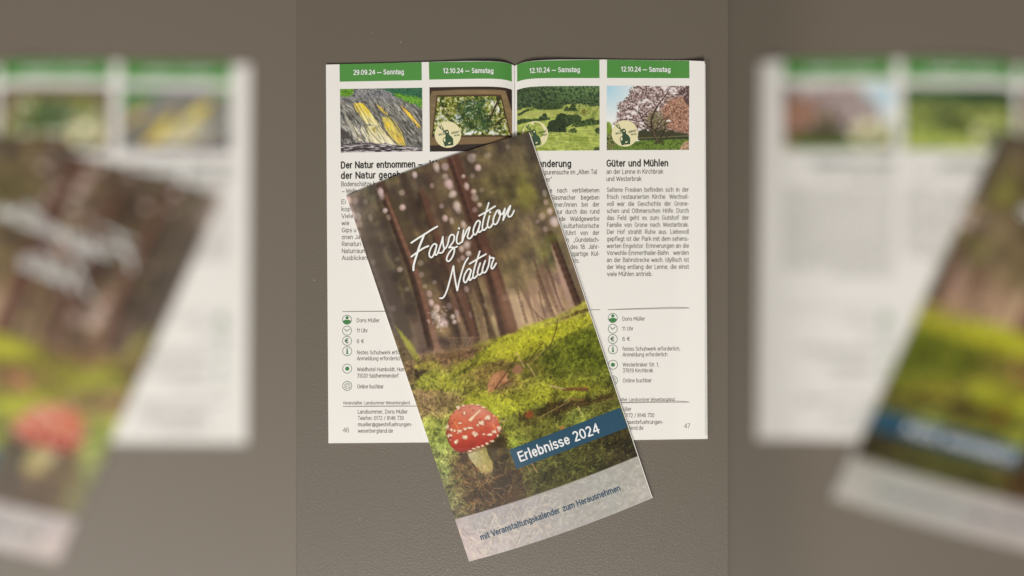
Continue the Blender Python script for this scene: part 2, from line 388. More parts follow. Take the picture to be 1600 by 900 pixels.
    # hanging light-green foliage, top right
    for (x, y, rx, ry, c, a) in [(822,300,8,24,(128,132,52),.45),(817,318,6,14,(134,138,50),.4),(806,262,12,8,(112,104,66),.4),(862,372,10,7,(98,112,36),.5),(850,392,9,10,(124,122,62),.4),(733,357,6,8,(120,118,48),.35),
            (713,352,6,7,(122,120,60),.4),(793,300,10,12,(74,72,34),.3),(775,360,16,12,(76,68,40),.35),(800,415,16,10,(74,68,40),.3),(820,385,18,8,(82,74,46),.3),(845,368,9,6,(70,60,44),.4),(812,450,16,7,(96,96,56),.3)]:
        p.dot(x, y, rx, ry, c, a, .8, -.3)
    p.path(spline([(826,476),(838,490),(850,500)], 5), .6, (92,66,48), .55, 1.1, 1.2)
    grey = p.C.mean(-1, keepdims=True)
    p.C = (p.C * .80 + grey * .20) * np.array([1.08, 1.06, 1.0])
    hz_ = np.exp(-(((X - 815) / 55) ** 2 + ((Y - 485) / 38) ** 2))[..., None] * above[..., None]
    p.C = p.C * (1 - .22 * hz_) + np.array([186, 168, 136]) / 255 * .22 * hz_
    # ---- forest floor and moss
    floor_ = off([(300,400),(420,390),(480,320),(600,290),(780,300),(890,250),(905,270),(760,360),(640,420),(560,440),(480,400),(360,400)], 590, 490, 5.294)
    p.poly(floor_, (124,98,78), .5, 3, 2, 3)
    for (a, b, r, c) in [((728,545),(735,528),1.4,(158,128,104)),((735,545),(739,526),1.2,(150,120,96)),((722,546),(740,548),2.2,(160,130,106)),((700,530),(712,540),1.2,(132,108,88)),
            ((676,560),(680,545),1.8,(158,132,108)),((640,548),(662,556),3,(126,106,88)),((690,566),(750,545),2,(108,82,64)),((700,528),(760,527),.7,(140,116,92))]:
        p.line(a, b, r, c, .65, 1.2)
    def moss(pts, col, a=.85, soft=1.5, rough=2.2, seed=1):
        return p.poly(pts, col, a, soft, rough, seed)
    moss(off([(145,105),(200,150),(300,262),(335,340),(350,395),(300,390),(250,310),(200,210)], 590, 490, 5.294), (150,156,70), .75, 2, 1, 2)
    moss(off([(130,180),(190,210),(250,310),(310,390),(230,400),(190,330)], 590, 490, 5.294), (100,88,72), .6, 2, 1, 4)
    moss(off([(180,150),(230,200),(290,280),(300,320),(250,280),(210,210)], 590, 490, 5.294), (176,178,76), .6, 1.5, 1, 4)
    moss(off([(290,450),(350,410),(450,398),(545,440),(560,480),(440,460),(340,475)], 590, 490, 5.294), (168,162,80), .85, 1.5, 2, 5)
    moss(off([(290,530),(310,480),(370,462),(420,470),(370,510),(320,560)], 590, 490, 5.294), (84,72,56), .8, 1.6, 1, 6)
    moss(off([(300,610),(325,555),(390,490),(470,470),(545,490),(575,560),(620,600),(500,640),(400,640)], 590, 490, 5.294), (146,152,66), .9, 1.5, 2, 7)
    moss(off([(480,500),(560,520),(620,580),(740,580),(700,630),(560,640)], 590, 490, 5.294), (156,160,58), .7, 1.5, 2, 8)
    moss(off([(595,520),(620,470),(740,390),(850,310),(905,260),(905,380),(820,440),(700,500),(640,540)], 590, 490, 5.294), (134,136,52), .9, 1.4, 2, 9)
    moss(off([(610,530),(680,480),(800,410),(870,370),(850,420),(740,480),(650,530)], 590, 490, 5.294), (88,88,36), .7, 1.6, 2, 10)
    moss([(742,572),(758,548),(780,530),(810,520),(840,512),(870,500),(905,496),(930,486),(930,500),(900,520),(860,535),(820,545),(780,562)], (166,172,52), .85, 1.6, 2, 11)
    moss([(780,558),(800,545),(830,528),(865,512),(880,520),(850,545),(815,562),(790,568)], (178,184,48), .7, 2, 2.4, 12)
    moss([(838,512),(872,500),(880,490),(908,474),(926,480),(905,492),(880,502)], (150,136,98), .6, 1.4, 1.4, 13)
    moss([(885,497),(900,480),(912,472),(920,486),(900,497)], (164,164,66), .7, 1.4, 1.6, 14)
    moss([(872,501),(905,484),(925,482),(925,486),(900,492)], (70,54,38), .7, 1, 1, 14)
    moss([(852,560),(880,525),(915,510),(945,550),(955,580),(905,580),(870,592)], (86,98,28), .55, 5, 4, 15)
    moss([(745,582),(770,565),(800,560),(790,576),(765,590),(745,600)], (116,96,56), .5, 2, 2, 16)
    moss([(840,640),(862,626),(900,628),(940,618),(960,612),(962,622),(920,634),(870,648),(835,652)], (58,46,26), .75, 1.5, 2.6, 17)
    moss([(808,652),(835,640),(855,648),(830,664),(812,668)], (76,66,32), .6, 1.6, 2, 18)
    moss([(772,700),(786,676),(794,690),(800,722),(815,736),(790,760),(772,740)], (62,46,26), .7, 3, 3, 19)
    moss([(650,612),(690,612),(730,628),(700,640),(690,655),(655,645)], (146,122,96), .6, 2, 3, 20)
    # bright grassy strip behind the toadstool
    moss([(715,632),(740,612),(800,622),(850,596),(940,600),(950,612),(860,628),(800,650),(785,652),(770,640),(740,632)], (158,166,46), .6, 3, 4, 21)
    cl = sstep(.46, .62, fbm(X * .045 + 3, Y * .07, 91, 3))[..., None] * (1 - sstep(-6, 30, 545 - Y + (X - 700) * .0))[..., None]
    p.C = p.C * (1 - .16 * cl) * np.array([.97, .93, .96])
    # blades: light and dark tufts over the whole floor
    frozen = Print(X, Y); frozen.C = p.C.copy()
    Hf = lambda x: np.interp(x, hx, hy)
    cand = rs.uniform(0, 1, (9500, 2))
    A0 = np.array([X[0, 0], Y[0, 0]]); U = np.array([X[0, -1], Y[0, -1]]) - A0; V = np.array([X[-1, 0], Y[-1, 0]]) - A0
    for (u, v) in cand:
        q = A0 + U * u + V * (0.38 + 0.5 * v)
        x, y = q
        if y < Hf(x) + 6 or y > foot_y(x) + 3: continue
        base = frozen.sample(x, y)
        near = float(np.clip((y - Hf(x)) / 110, 0, 1))
        k = rs.uniform(.42, .95) if rs.rand() < .55 else rs.uniform(1.0, 1.45)
        c = base * k + (np.array([.035, .03, .0]) if k > 1 else 0)
        ln = rs.uniform(1.5, 4) + 4.5 * near * rs.rand()
        an = rs.normal(-1.3, .7) if near < .75 or rs.rand() < .5 else rs.uniform(0, 3.14)
        d = (math.cos(an) * ln, math.sin(an) * ln)
        w = .5 + .55 * (1 - near) + .3 * rs.rand()
        p.line((x, y), (x + d[0], y + d[1]), w, np.clip(c, 0, 1) * 255, .3 + .4 * near, .7)
    # straw and twigs at the toadstool's foot
    for k in range(230):
        t = rs.rand()
        x = rs.normal(738 + 30 * t, 26); y = rs.uniform(718, 812)
        if y > foot_y(x) + 3 or x < 680: continue
        an = rs.choice([rs.normal(-.9, .35), rs.normal(.7, .4), rs.uniform(0, 3.14)]); ln = rs.uniform(4, 15)
        c = [(150,112,84),(126,78,54),(168,138,104),(108,70,44),(130,120,70),(48,32,20)][rs.randint(6)]
        p.line((x, y), (x + math.cos(an) * ln, y + math.sin(an) * ln), rs.uniform(.35, .65), c, .55, .6)
    for k in range(150):
        x = rs.normal(690, 16); y = rs.uniform(668, 806)
        an = rs.normal(-1.1, .7); ln = rs.uniform(5, 13)
        c = [(168,176,112),(140,152,92),(186,190,140),(90,104,60)][rs.randint(4)]
        if y > foot_y(x) or x < 660: continue
        p.line((x, y), (x + math.cos(an) * ln, y + math.sin(an) * ln), .5, c, .5, .6)
    for k in range(260):   # ferny moss under the blue strip
        x = rs.uniform(815, 990); y = rs.uniform(690, 775)
        if y > foot_y(x) - 1: continue
        an = rs.normal(-.6, .7); ln = rs.uniform(3, 9)
        c = [(116,120,66),(96,104,52),(136,134,84),(44,40,22),(36,32,18)][rs.randint(5)]
        p.line((x, y), (x + math.cos(an) * ln, y + math.sin(an) * ln), .9, c, .55, .7, .3)
    # brown leaves and sticks
    leaf = off([(105,860),(110,790),(150,720),(230,690),(268,725),(262,780),(200,812),(130,872)], 740, 440, 5)
    p.poly(leaf, (158,108,84), .95, .8, .8, 31)
    p.poly(off([(115,840),(125,780),(160,730),(200,715),(170,790),(130,850)], 740, 440, 5), (180,130,104), .6, 1.5, .6, 32)
    p.poly(off([(295,705),(318,660),(355,648),(392,690),(350,725)], 740, 440, 5), (140,98,84), .9, .8, .8, 33)
    p.poly(off([(225,770),(250,745),(275,770),(255,790)], 740, 440, 5), (182,132,112), .8, .7, .3, 34)
    p.poly(off([(165,835),(250,785),(330,740),(300,790),(200,850)], 740, 440, 5), (92,62,46), .7, .8, .8, 35)
    for (a, b, r, c) in [((165,840),(340,590),.9,(70,48,36)),((330,550),(395,668),1.1,(170,148,110)),((420,640),(482,742),.9,(172,150,112)),((440,612),(545,470),.8,(72,56,38)),((465,620),(560,520),.8,(150,130,84)),
            ((592,520),(648,370),.8,(66,54,36)),((648,370),(656,290),.7,(72,58,44)),((590,815),(720,848),.9,(164,142,110)),((700,845),(890,850),1.5,(98,66,44)),((760,832),(880,830),1.0,(124,84,58)),
            ((260,640),(470,620),.8,(108,86,58)),((180,840),(300,790),.8,(130,108,88)),((630,350),(670,372),.6,(90,84,44))]:
        p.line(*off([a, b], 740, 440, 5), r, c, .85, .6)
    for (a, b, r, c, al) in [((300,420),(550,285),.7,(140,120,80),.85),((540,270),(660,275),1.2,(126,86,56),.8),((580,305),(690,300),1.2,(92,62,40),.8),((615,325),(655,405),.8,(166,150,116),.85),((505,290),(560,245),.7,(168,160,100),.7),
            ((800,275),(930,255),.8,(112,84,58),.7),((400,160),(520,190),.9,(166,142,112),.8),((520,185),(690,190),1.4,(98,66,46),.8),((440,280),(480,230),.6,(150,140,80),.6),((255,770),(295,840),.7,(170,128,96),.8),
            ((215,790),(250,840),.7,(140,108,76),.7),((0,440),(50,430),.7,(150,122,96),.7)]:
        p.line(*off([a, b], 780, 570, 5), r, c, al, .6)
    p.poly(off([(195,380),(230,355),(268,370),(250,420),(205,415)], 780, 570, 5), (128,62,36), .8, 1, 1.6, 36)
    p.poly(off([(470,490),(495,480),(518,490),(490,505)], 780, 570, 5), (168,84,50), .8, .8, .8, 37)
    p.poly(off([(320,40),(420,20),(440,90),(360,150),(330,190)], 740, 570, 8), (100,76,50), .25, 2, 2, 38)
    mg = sstep(-4, 8, Y - H)[..., None]; lum = (p.C * np.array([.4, .5, .1])).sum(-1, keepdims=True)
    gc = np.clip(.5 + (p.C - .5) * 1.0, 0, 1) * .92 + lum * .08
    gc = gc * np.array([.965, .965, .86]); gc = np.clip(.30 + (gc - .30) * 1.16, 0, 1) * (1 - .06 * sstep(.45, .7, lum))
    low = (sstep(600, 680, Y) * (1 - .75 * np.exp(-(((X - 760) / 60) ** 2 + ((Y - 755) / 40) ** 2))))[..., None]
    gc = gc * (1 + low * np.array([.08, .12, .06]))
    p.C = p.C * (1 - mg) + gc * mg
    for k in range(1500):    # bright tips of the moss in front
        x, y = rs.uniform(660, 985), rs.uniform(585, 775)
        if y > foot_y(min(max(x, 713), 995)) - 1 or y < Hf(x) + 40: continue
        if (x - 770) ** 2 / 45 ** 2 + (y - 750) ** 2 / 40 ** 2 < 1 and rs.rand() < .8: continue
        b_ = p.sample(x, y) * 255
        an = rs.normal(-1.0, .8); ln = rs.uniform(2, 6)
        c = b_ * rs.uniform(1.12, 1.45) + np.array([10, 10, 3]) if rs.rand() < .68 else b_ * .5
        p.line((x, y), (x + math.cos(an) * ln, y + math.sin(an) * ln), .55, np.clip(c, 0, 255), .6, .55)
    # ---- the toadstool
    T = lambda pts: off(pts, 680, 620, 6)
    p.poly(T([(230,525),(300,525),(310,600),(270,640),(240,600)]), (56,36,26), .75, 1.5, 1.2, 40)
    p.poly(T([(470,470),(560,410),(590,440),(570,560),(540,620),(510,580)]), (58,46,24), .7, 2.5, 2, 41)
    stem = T([(298,520),(470,462),(490,520),(512,580),(540,612),(538,660),(525,705),(480,728),(440,712),(400,672),(345,610)])
    s, mk = p.poly(stem, (178,164,92), 1, .7, .5, 42)
    Xs, Ys = p.X[s], p.Y[s]
    g = np.clip((Xs - (680 + 310 / 6) - (Ys - 705) * .35) / 26, 0, 1)
    col = np.array([208,198,152]) * (1 - g[..., None]) + np.array([168,154,84]) * g[..., None]
    lo = sstep(715, 740, Ys)[..., None]
    col = col * (1 - lo) + np.array([166,138,92]) * lo
    nn = fbm(Xs * .5, Ys * .3, 43, 3) - .5
    p.put(s, mk * (.95 - .65 * sstep(714, 738, Ys + 6 * nn)), np.clip(col * .86 * (1 + .4 * nn)[..., None], 0, 255) / 255)
    p.path(T([(302,530),(360,512),(420,494),(472,472)]), .9, (92,58,36), .6, .9)
    p.dot(680 + 458/6, 620 + 655/6, 3.2, 2.6, (196,170,112), .8); p.dot(680 + 450/6, 620 + 662/6, 1.2, 1, (120,84,44), .8)
    for k in range(40):
        x = 680 + rs.uniform(320, 560) / 6; an = rs.normal(-1.4, .6); ln = rs.uniform(4, 11)
        p.line((x, 744), (x + math.cos(an) * ln, 744 + math.sin(an) * ln), .5, [(72,56,34),(134,108,66),(60,66,32),(150,128,84)][rs.randint(4)], .7, .6)
    for k in range(70):
        x = 680 + rs.uniform(340, 540) / 6; y = 620 + rs.uniform(640, 800) / 6
        an = rs.uniform(.3, 2.4); ln = rs.uniform(2, 7)
        p.line((x, y), (x + math.cos(an) * ln, y + math.sin(an) * ln), .4, [(206,182,132),(112,84,52),(150,118,76)][rs.randint(3)], .6, .5)
    cap = T([(100,330),(112,262),(140,182),(190,122),(260,82),(340,68),(420,84),(490,120),(550,170),(595,230),(614,290),(605,332),(580,372),(540,410),(480,446),(400,482),(320,510),(250,523),(190,506),(150,470),(118,410)])
    s, mk = p.polymask(cap, .7)
    Xs, Ys = (p.X[s] - 680) * 6, (p.Y[s] - 620) * 6
    hgt = np.clip((Ys - 70) / 450 + .10 * (Xs - 330) / 250, 0, 1)
    c = np.zeros(Xs.shape + (3,))
    for ch in range(3):
        c[..., ch] = np.interp(hgt, [0, .2, .45, .7, .9, 1], [[204,204,200,188,158,112], [130,118,98,70,48,34], [108,94,70,50,36,26]][ch])
    org = np.exp(-(((Xs - 190) / 90) ** 2 + ((Ys - 240) / 90) ** 2))[..., None]
    c = c * (1 - .55 * org) + np.array([212,104,60]) * .55 * org
    shn = np.exp(-(((Xs - 540) / 40) ** 2 + ((Ys - 235) / 55) ** 2))[..., None]
    c = c * (1 - .5 * shn) + np.array([224,148,132]) * .5 * shn
    hi_ = np.exp(-(((Xs - 420) / 80) ** 2 + ((Ys - 135) / 45) ** 2))[..., None]
    c = c * (1 - .35 * hi_) + np.array([226,164,146]) * .35 * hi_
    edge = np.exp(-((Xs - 118) / 26) ** 2)[..., None]
    c = c * (1 - .25 * edge)
    c = c * (.93 + .16 * (fbm(Xs * .03, Ys * .03, 45, 3) - .5))[..., None]
    p.put(s, mk, np.clip(c, 0, 255) / 255)
    p.line(*T([(185,240),(215,300)]), .8, (226,150,84), .7, 1)
    p.line(*T([(540,260),(565,300)]), .7, (240,160,84), .8, .8)
    spots = [(200,420,21,21,0),(275,382,30,18,-.3),(375,346,31,19,-.25),(232,322,25,13,-.5),(282,302,20,12,-.4),(330,292,26,12,-.3),(398,266,14,9,-.3),(438,247,29,21,-.4),(500,200,26,24,.3),(475,205,14,10,0),
             (455,350,12,10,0),(512,355,25,13,-.4),(553,328,20,18,0),(602,300,22,24,0),(530,414,18,10,-.4),(484,438,16,12,-.3),(442,460,18,8,-.3),(402,470,20,8,-.2),(365,486,18,7,-.3),(325,508,20,7,-.2),
             (151,310,14,13,0),(181,320,10,14,0),(125,364,10,18,0),(150,360,15,12,-.5),(118,278,12,22,.2),(235,248,18,9,-.5),(274,150,14,14,0),(220,105,20,18,0),(262,84,14,10,0),(455,100,20,8,.5),(400,78,26,6,.2),
             (345,72,14,6,0),(585,362,8,14,.5),(560,182,14,8,.6),(145,405,6,5,0)]
    for (x, y, rx, ry, an) in spots:
        x, y = 680 + x / 6, 620 + y / 6
        p.dot(x + .5, y + .8, rx / 6 + .3, ry / 6 + .3, (128,36,26), .55, .4, an)
        p.dot(x, y, rx / 7.8, ry / 7.8, (214,192,160), .85, .4, an)
        for k in range(4):
            aa = rs.uniform(0, 6.28); p.dot(x + math.cos(aa) * rx / 8.5, y + math.sin(aa) * ry / 8.5, rx / 15, ry / 13, (214,192,162), .8, .4)
        for k in range(3):
            p.dot(x + rs.normal(0, rx / 13), y + rs.normal(0, ry / 13), rx / 16, ry / 14, [(240,228,204),(196,168,136)][k % 2], .7, .4, an)
    p.path(T([(325,215),(360,185),(385,160),(418,128)]), 1.6, (222,196,160), .9, .6, 1.3)
    p.path(T([(330,218),(350,196)]), 2, (226,204,170), .9, .6)
    for (x, y) in [(322,100),(352,126),(178,150),(135,186),(178,218),(420,215),(138,380),(258,160),(160,250),(470,290)]:
        p.dot(680 + x / 6, 620 + y / 6, .9, .9, (74,30,24), .8)
    p.line(*T([(610,318),(645,330)]), 1.4, (96,70,58), .9, .6, .5)
    p.line(*T([(610,242),(660,214)]), .7, (160,130,96), .9, .5)
    p.path(T([(560,180),(580,195),(590,210)]), 1, (206,120,60), .8, .6)
    # blue strip is laid on as a sheet of its own; a soft printed shade round the lettering
    for st in TITLE_STROKES:
        pts = spline(st, 4) + np.array([1.1, 1.5])
        p.path(pts, 1.7, (38,32,24), .22, 1.6)
    # ---- pale see-through band along the foot
    band = sstep(-.7, .7, Y - foot_y(X))
    B = p.controls(foot, 3.0)
    nb = fbm(X * .22, Y * .22, 61, 4) - .5; nb2 = fbm(X * .5, Y * .5, 71, 3) - .5
    B = B * (1 + .12 * nb + .07 * nb2)[..., None] * np.array([.97, .985, 1.04]) + np.array([.01, -.004, 0.0]) * nb[..., None]
    p.C = p.C * (1 - band[..., None]) + B * band[..., None]
    for k in range(620):
        u, v = rs.rand(2)
        x = 715 + 300 * u; y = foot_y(min(x, 990)) + rs.uniform(1, 72) + (x > 990) * 0
        t = (x - 715) / 290
        an = rs.choice([rs.normal(-1.2, .35), rs.normal(.75, .4), rs.uniform(0, 3.14)]) if t < .5 else rs.normal(-.5, .8)
        ln = rs.uniform(5, 24) if t < .5 else rs.uniform(2, 7)
        w = rs.uniform(.4, .8) if t < .5 else rs.uniform(.6, 1.7)
        c = [(202,188,172),(192,180,166),(210,192,174),(140,132,124),(150,142,130),(196,190,172)][rs.randint(6)] if t < .5 else [(186,184,168),(194,190,174),(150,148,134),(144,142,130),(178,174,160)][rs.randint(5)]
        x2, y2 = x + math.cos(an) * ln, y + math.sin(an) * ln
        if y2 < foot_y(min(max(x2, 712), 996)) + 1: continue
        p.line((x, y), (x2, y2), w, c, .6 if t < .5 else .42, .7)
    return np.clip(p.C, 0, 1)

def leafy(p, X, Y, seed, cols, sc=.35):
    n = fbm(X * sc, Y * sc, seed, 4); n = np.clip((n - .5) * 2.4 + .5, 0, .999)
    k = np.array(cols, float) / 255
    idx = n * (len(cols) - 1); i = idx.astype(int); f = (idx - i)[..., None]
    return k[i] * (1 - f) + k[np.minimum(i + 1, len(cols) - 1)] * f

def paint_cliff(X, Y):
    p = Print(X, Y); rs = np.random.RandomState(3)
    Q = lambda pts: off(pts, 525, 130, 8.036)
    a, b = X - 532 + 7 * (fbm(X * .05, Y * .05, 2, 3) - .5), Y - 138 + 5 * (fbm(X * .06, Y * .06, 12, 3) - .5)
    a = a + .0016 * (b - 60) ** 2
    cr = a * .84 - b * .54; al = a * .54 + b * .84
    n = .5 * fbm(cr * .42, al * .085, 3, 4) + .5 * fbm(cr * 1.1, al * .25, 9, 3)
    n = np.clip((n - .5) * 2.7 + .5, 0, 1)
    top = sstep(170, 150, Y)
    col = np.interp(n, [0, .3, .55, .8, 1], [56, 92, 118, 144, 182])
    p.C = np.stack([col * 1.0, col * .985, col * (.93 + .03 * top)], -1) / 255
    bl = leafy(p, X, Y, 15, [(70,70,70), (120,120,122), (168,168,170), (100,98,92)], .5)
    m = (sstep(165, 148, Y) * .75)[..., None]; p.C = p.C * (1 - m) + bl * m
    def face(pts, c0, c1, seed):
        s, mk = p.polymask(Q(pts), .7, .8, seed)
        x, y = X[s], Y[s]
        ys = np.array(pts)[:, 1] / 8.036 + 130
        t = np.clip((y - ys.min()) / (ys.max() - ys.min()), 0, 1)[..., None]
        st = (fbm((x - 532) * .55 - (y - 138) * .35, (x - 532) * .04 + (y - 138) * .06, seed + 40, 3) - .5)[..., None]
        p.put(s, mk, np.clip((np.array(c0) * (1 - t) + np.array(c1) * t) / 255 * (1 + .55 * st), 0, 1))
    face([(100,400),(160,440),(230,560),(270,700),(220,660),(150,520)], (150,146,134), (190,186,170), 1)
    face([(60,520),(110,540),(160,620),(120,610)], (196,192,182), (150,146,138), 2)
    face([(215,520),(260,560),(350,730),(290,720),(230,600)], (200,194,172), (218,208,178), 3)
    face([(310,530),(350,550),(425,745),(380,730),(320,610)], (206,198,172), (222,212,184), 4)
    face([(370,530),(560,550),(640,640),(770,785),(560,758),(425,745),(400,680)], (206,196,140), (224,214,184), 5)
    face([(440,560),(500,550),(490,640)], (172,160,90), (190,176,96), 6)
    face([(215,250),(330,248),(400,320),(555,530),(540,545),(370,505),(300,420),(240,330)], (222,192,70), (228,218,170), 7)
    face([(300,265),(335,250),(420,350),(430,420),(370,400)], (226,198,56), (230,210,96), 8)
    face([(500,260),(560,290),(640,380),(662,425),(560,350)], (210,178,70), (216,190,84), 9)
    face([(570,430),(680,420),(770,520),(830,620),(882,785),(800,780),(680,680),(610,560)], (190,176,88), (214,190,92), 10)
    face([(610,500),(650,480),(690,540),(650,570)], (222,190,60), (216,186,70), 11)
    face([(740,640),(800,660),(850,740),(800,750)], (230,190,66), (226,184,70), 12)
    face([(800,275),(860,310),(960,410),(1060,540),(1078,578),(1040,560),(920,440)], (226,180,60), (236,196,60), 13)
    face([(740,340),(800,390),(880,490),(820,440)], (186,184,160), (160,158,140), 14)
    for pl in [[(215,250),(240,330),(300,420),(370,505),(425,745)],[(330,248),(400,320),(555,530),(640,640),(770,785)],[(290,270),(330,350),(400,470),(440,530)],[(500,260),(560,350),(662,425),(770,520),(830,620),(882,785)],[(570,430),(610,560),(680,680),(800,780)],
               [(500,550),(560,640),(640,760)],[(380,520),(440,620),(560,750)],[(310,530),(350,600),(420,740)],[(215,520),(260,620),(350,730)],[(800,275),(920,440),(1078,578)],[(860,310),(960,400),(1078,560)],[(700,280),(800,400),(900,520),(1080,660)],[(720,400),(840,560),(1000,740)],
               [(680,440),(780,570),(900,760)],[(640,300),(760,420),(860,560)],[(160,180),(260,300),(340,440)],[(100,250),(200,400),(300,520)],[(880,600),(980,690),(1080,760)],[(430,180),(520,300),(600,420)],[(560,200),(680,300),(820,440)]]:
        p.path(Q(spline(pl, 4)), .45, (58,54,46), .6, .5)
        p.path(Q(spline([(x + 14, y - 6) for x, y in pl], 4)), .35, (190,186,172), .35, .5)
    for k in range(150):   # dark cracks running down the face
        x = rs.uniform(533, 658); y = rs.uniform(165, 220); ln = rs.uniform(4, 20); an = rs.normal(1.0, .14)
        c, al2 = ((44,40,34), .5) if rs.rand() < .62 else ((186,182,168), .4)
        p.line((x, y), (x + math.cos(an) * ln, y + math.sin(an) * ln), .35, c, al2, .5)
    s, mk = p.polymask(Q([(40,775),(300,738),(560,765),(615,748),(720,780),(1090,805),(1090,900),(40,900)]), .8, .8, 21)
    nn = np.clip((fbm((X[s] - 532) * .12, (Y[s] - 138) * .8 - (X[s] - 532) * .04, 22, 4) - .5) * 3 + .5, 0, 1)
    p.put(s, mk, np.stack([np.interp(nn, [0, .5, .8, 1], [44, 84, 128, 190]), np.interp(nn, [0, .5, .8, 1], [38, 76, 122, 184]), np.interp(nn, [0, .5, .8, 1], [42, 80, 124, 182])], -1) / 255)
    s, mk = p.polymask(Q([(40,560),(110,590),(180,650),(230,720),(40,760)]), 1.2, 1, 23)
    p.put(s, mk * .75, (58,52,52))
    p.path(Q([(60,810),(200,790),(330,770),(450,765)]), .5, (200,196,190), .7); p.path(Q([(820,850),(950,820),(1080,815)]), .5, (190,186,182), .6)
    for k in range(40):
        x = rs.uniform(534, 548); y = rs.uniform(217, 223); p.dot(x, y, .7, .5, (190,186,182), .6)
    s, mk = p.polymask(Q([(30,60),(225,60),(215,130),(150,180),(90,160),(30,150)]), 1, 1.6, 31)
    p.put(s, mk, leafy(p, X[s], Y[s], 33, [(46,84,20), (84,134,34), (120,168,52), (70,110,30)], .6))
    s, mk = p.polymask(Q([(470,50),(1100,40),(1100,330),(1000,275),(900,235),(820,190),(740,165),(690,110),(600,80)]), 1, 1.4, 35)
    p.put(s, mk, leafy(p, X[s], Y[s], 37, [(24,62,44), (40,92,62), (66,118,84), (34,76,50)], .55))
    s, mk = p.polymask(Q([(720,120),(800,130),(900,160),(1000,170),(1100,190),(1100,320),(1000,270),(880,225),(760,165)]), 1.4, 1.6, 39)
    p.put(s, mk * .9, leafy(p, X[s], Y[s], 38, [(50,94,26), (96,150,40), (134,184,58), (76,122,34)], .6))
    return np.clip(p.C, 0, 1)

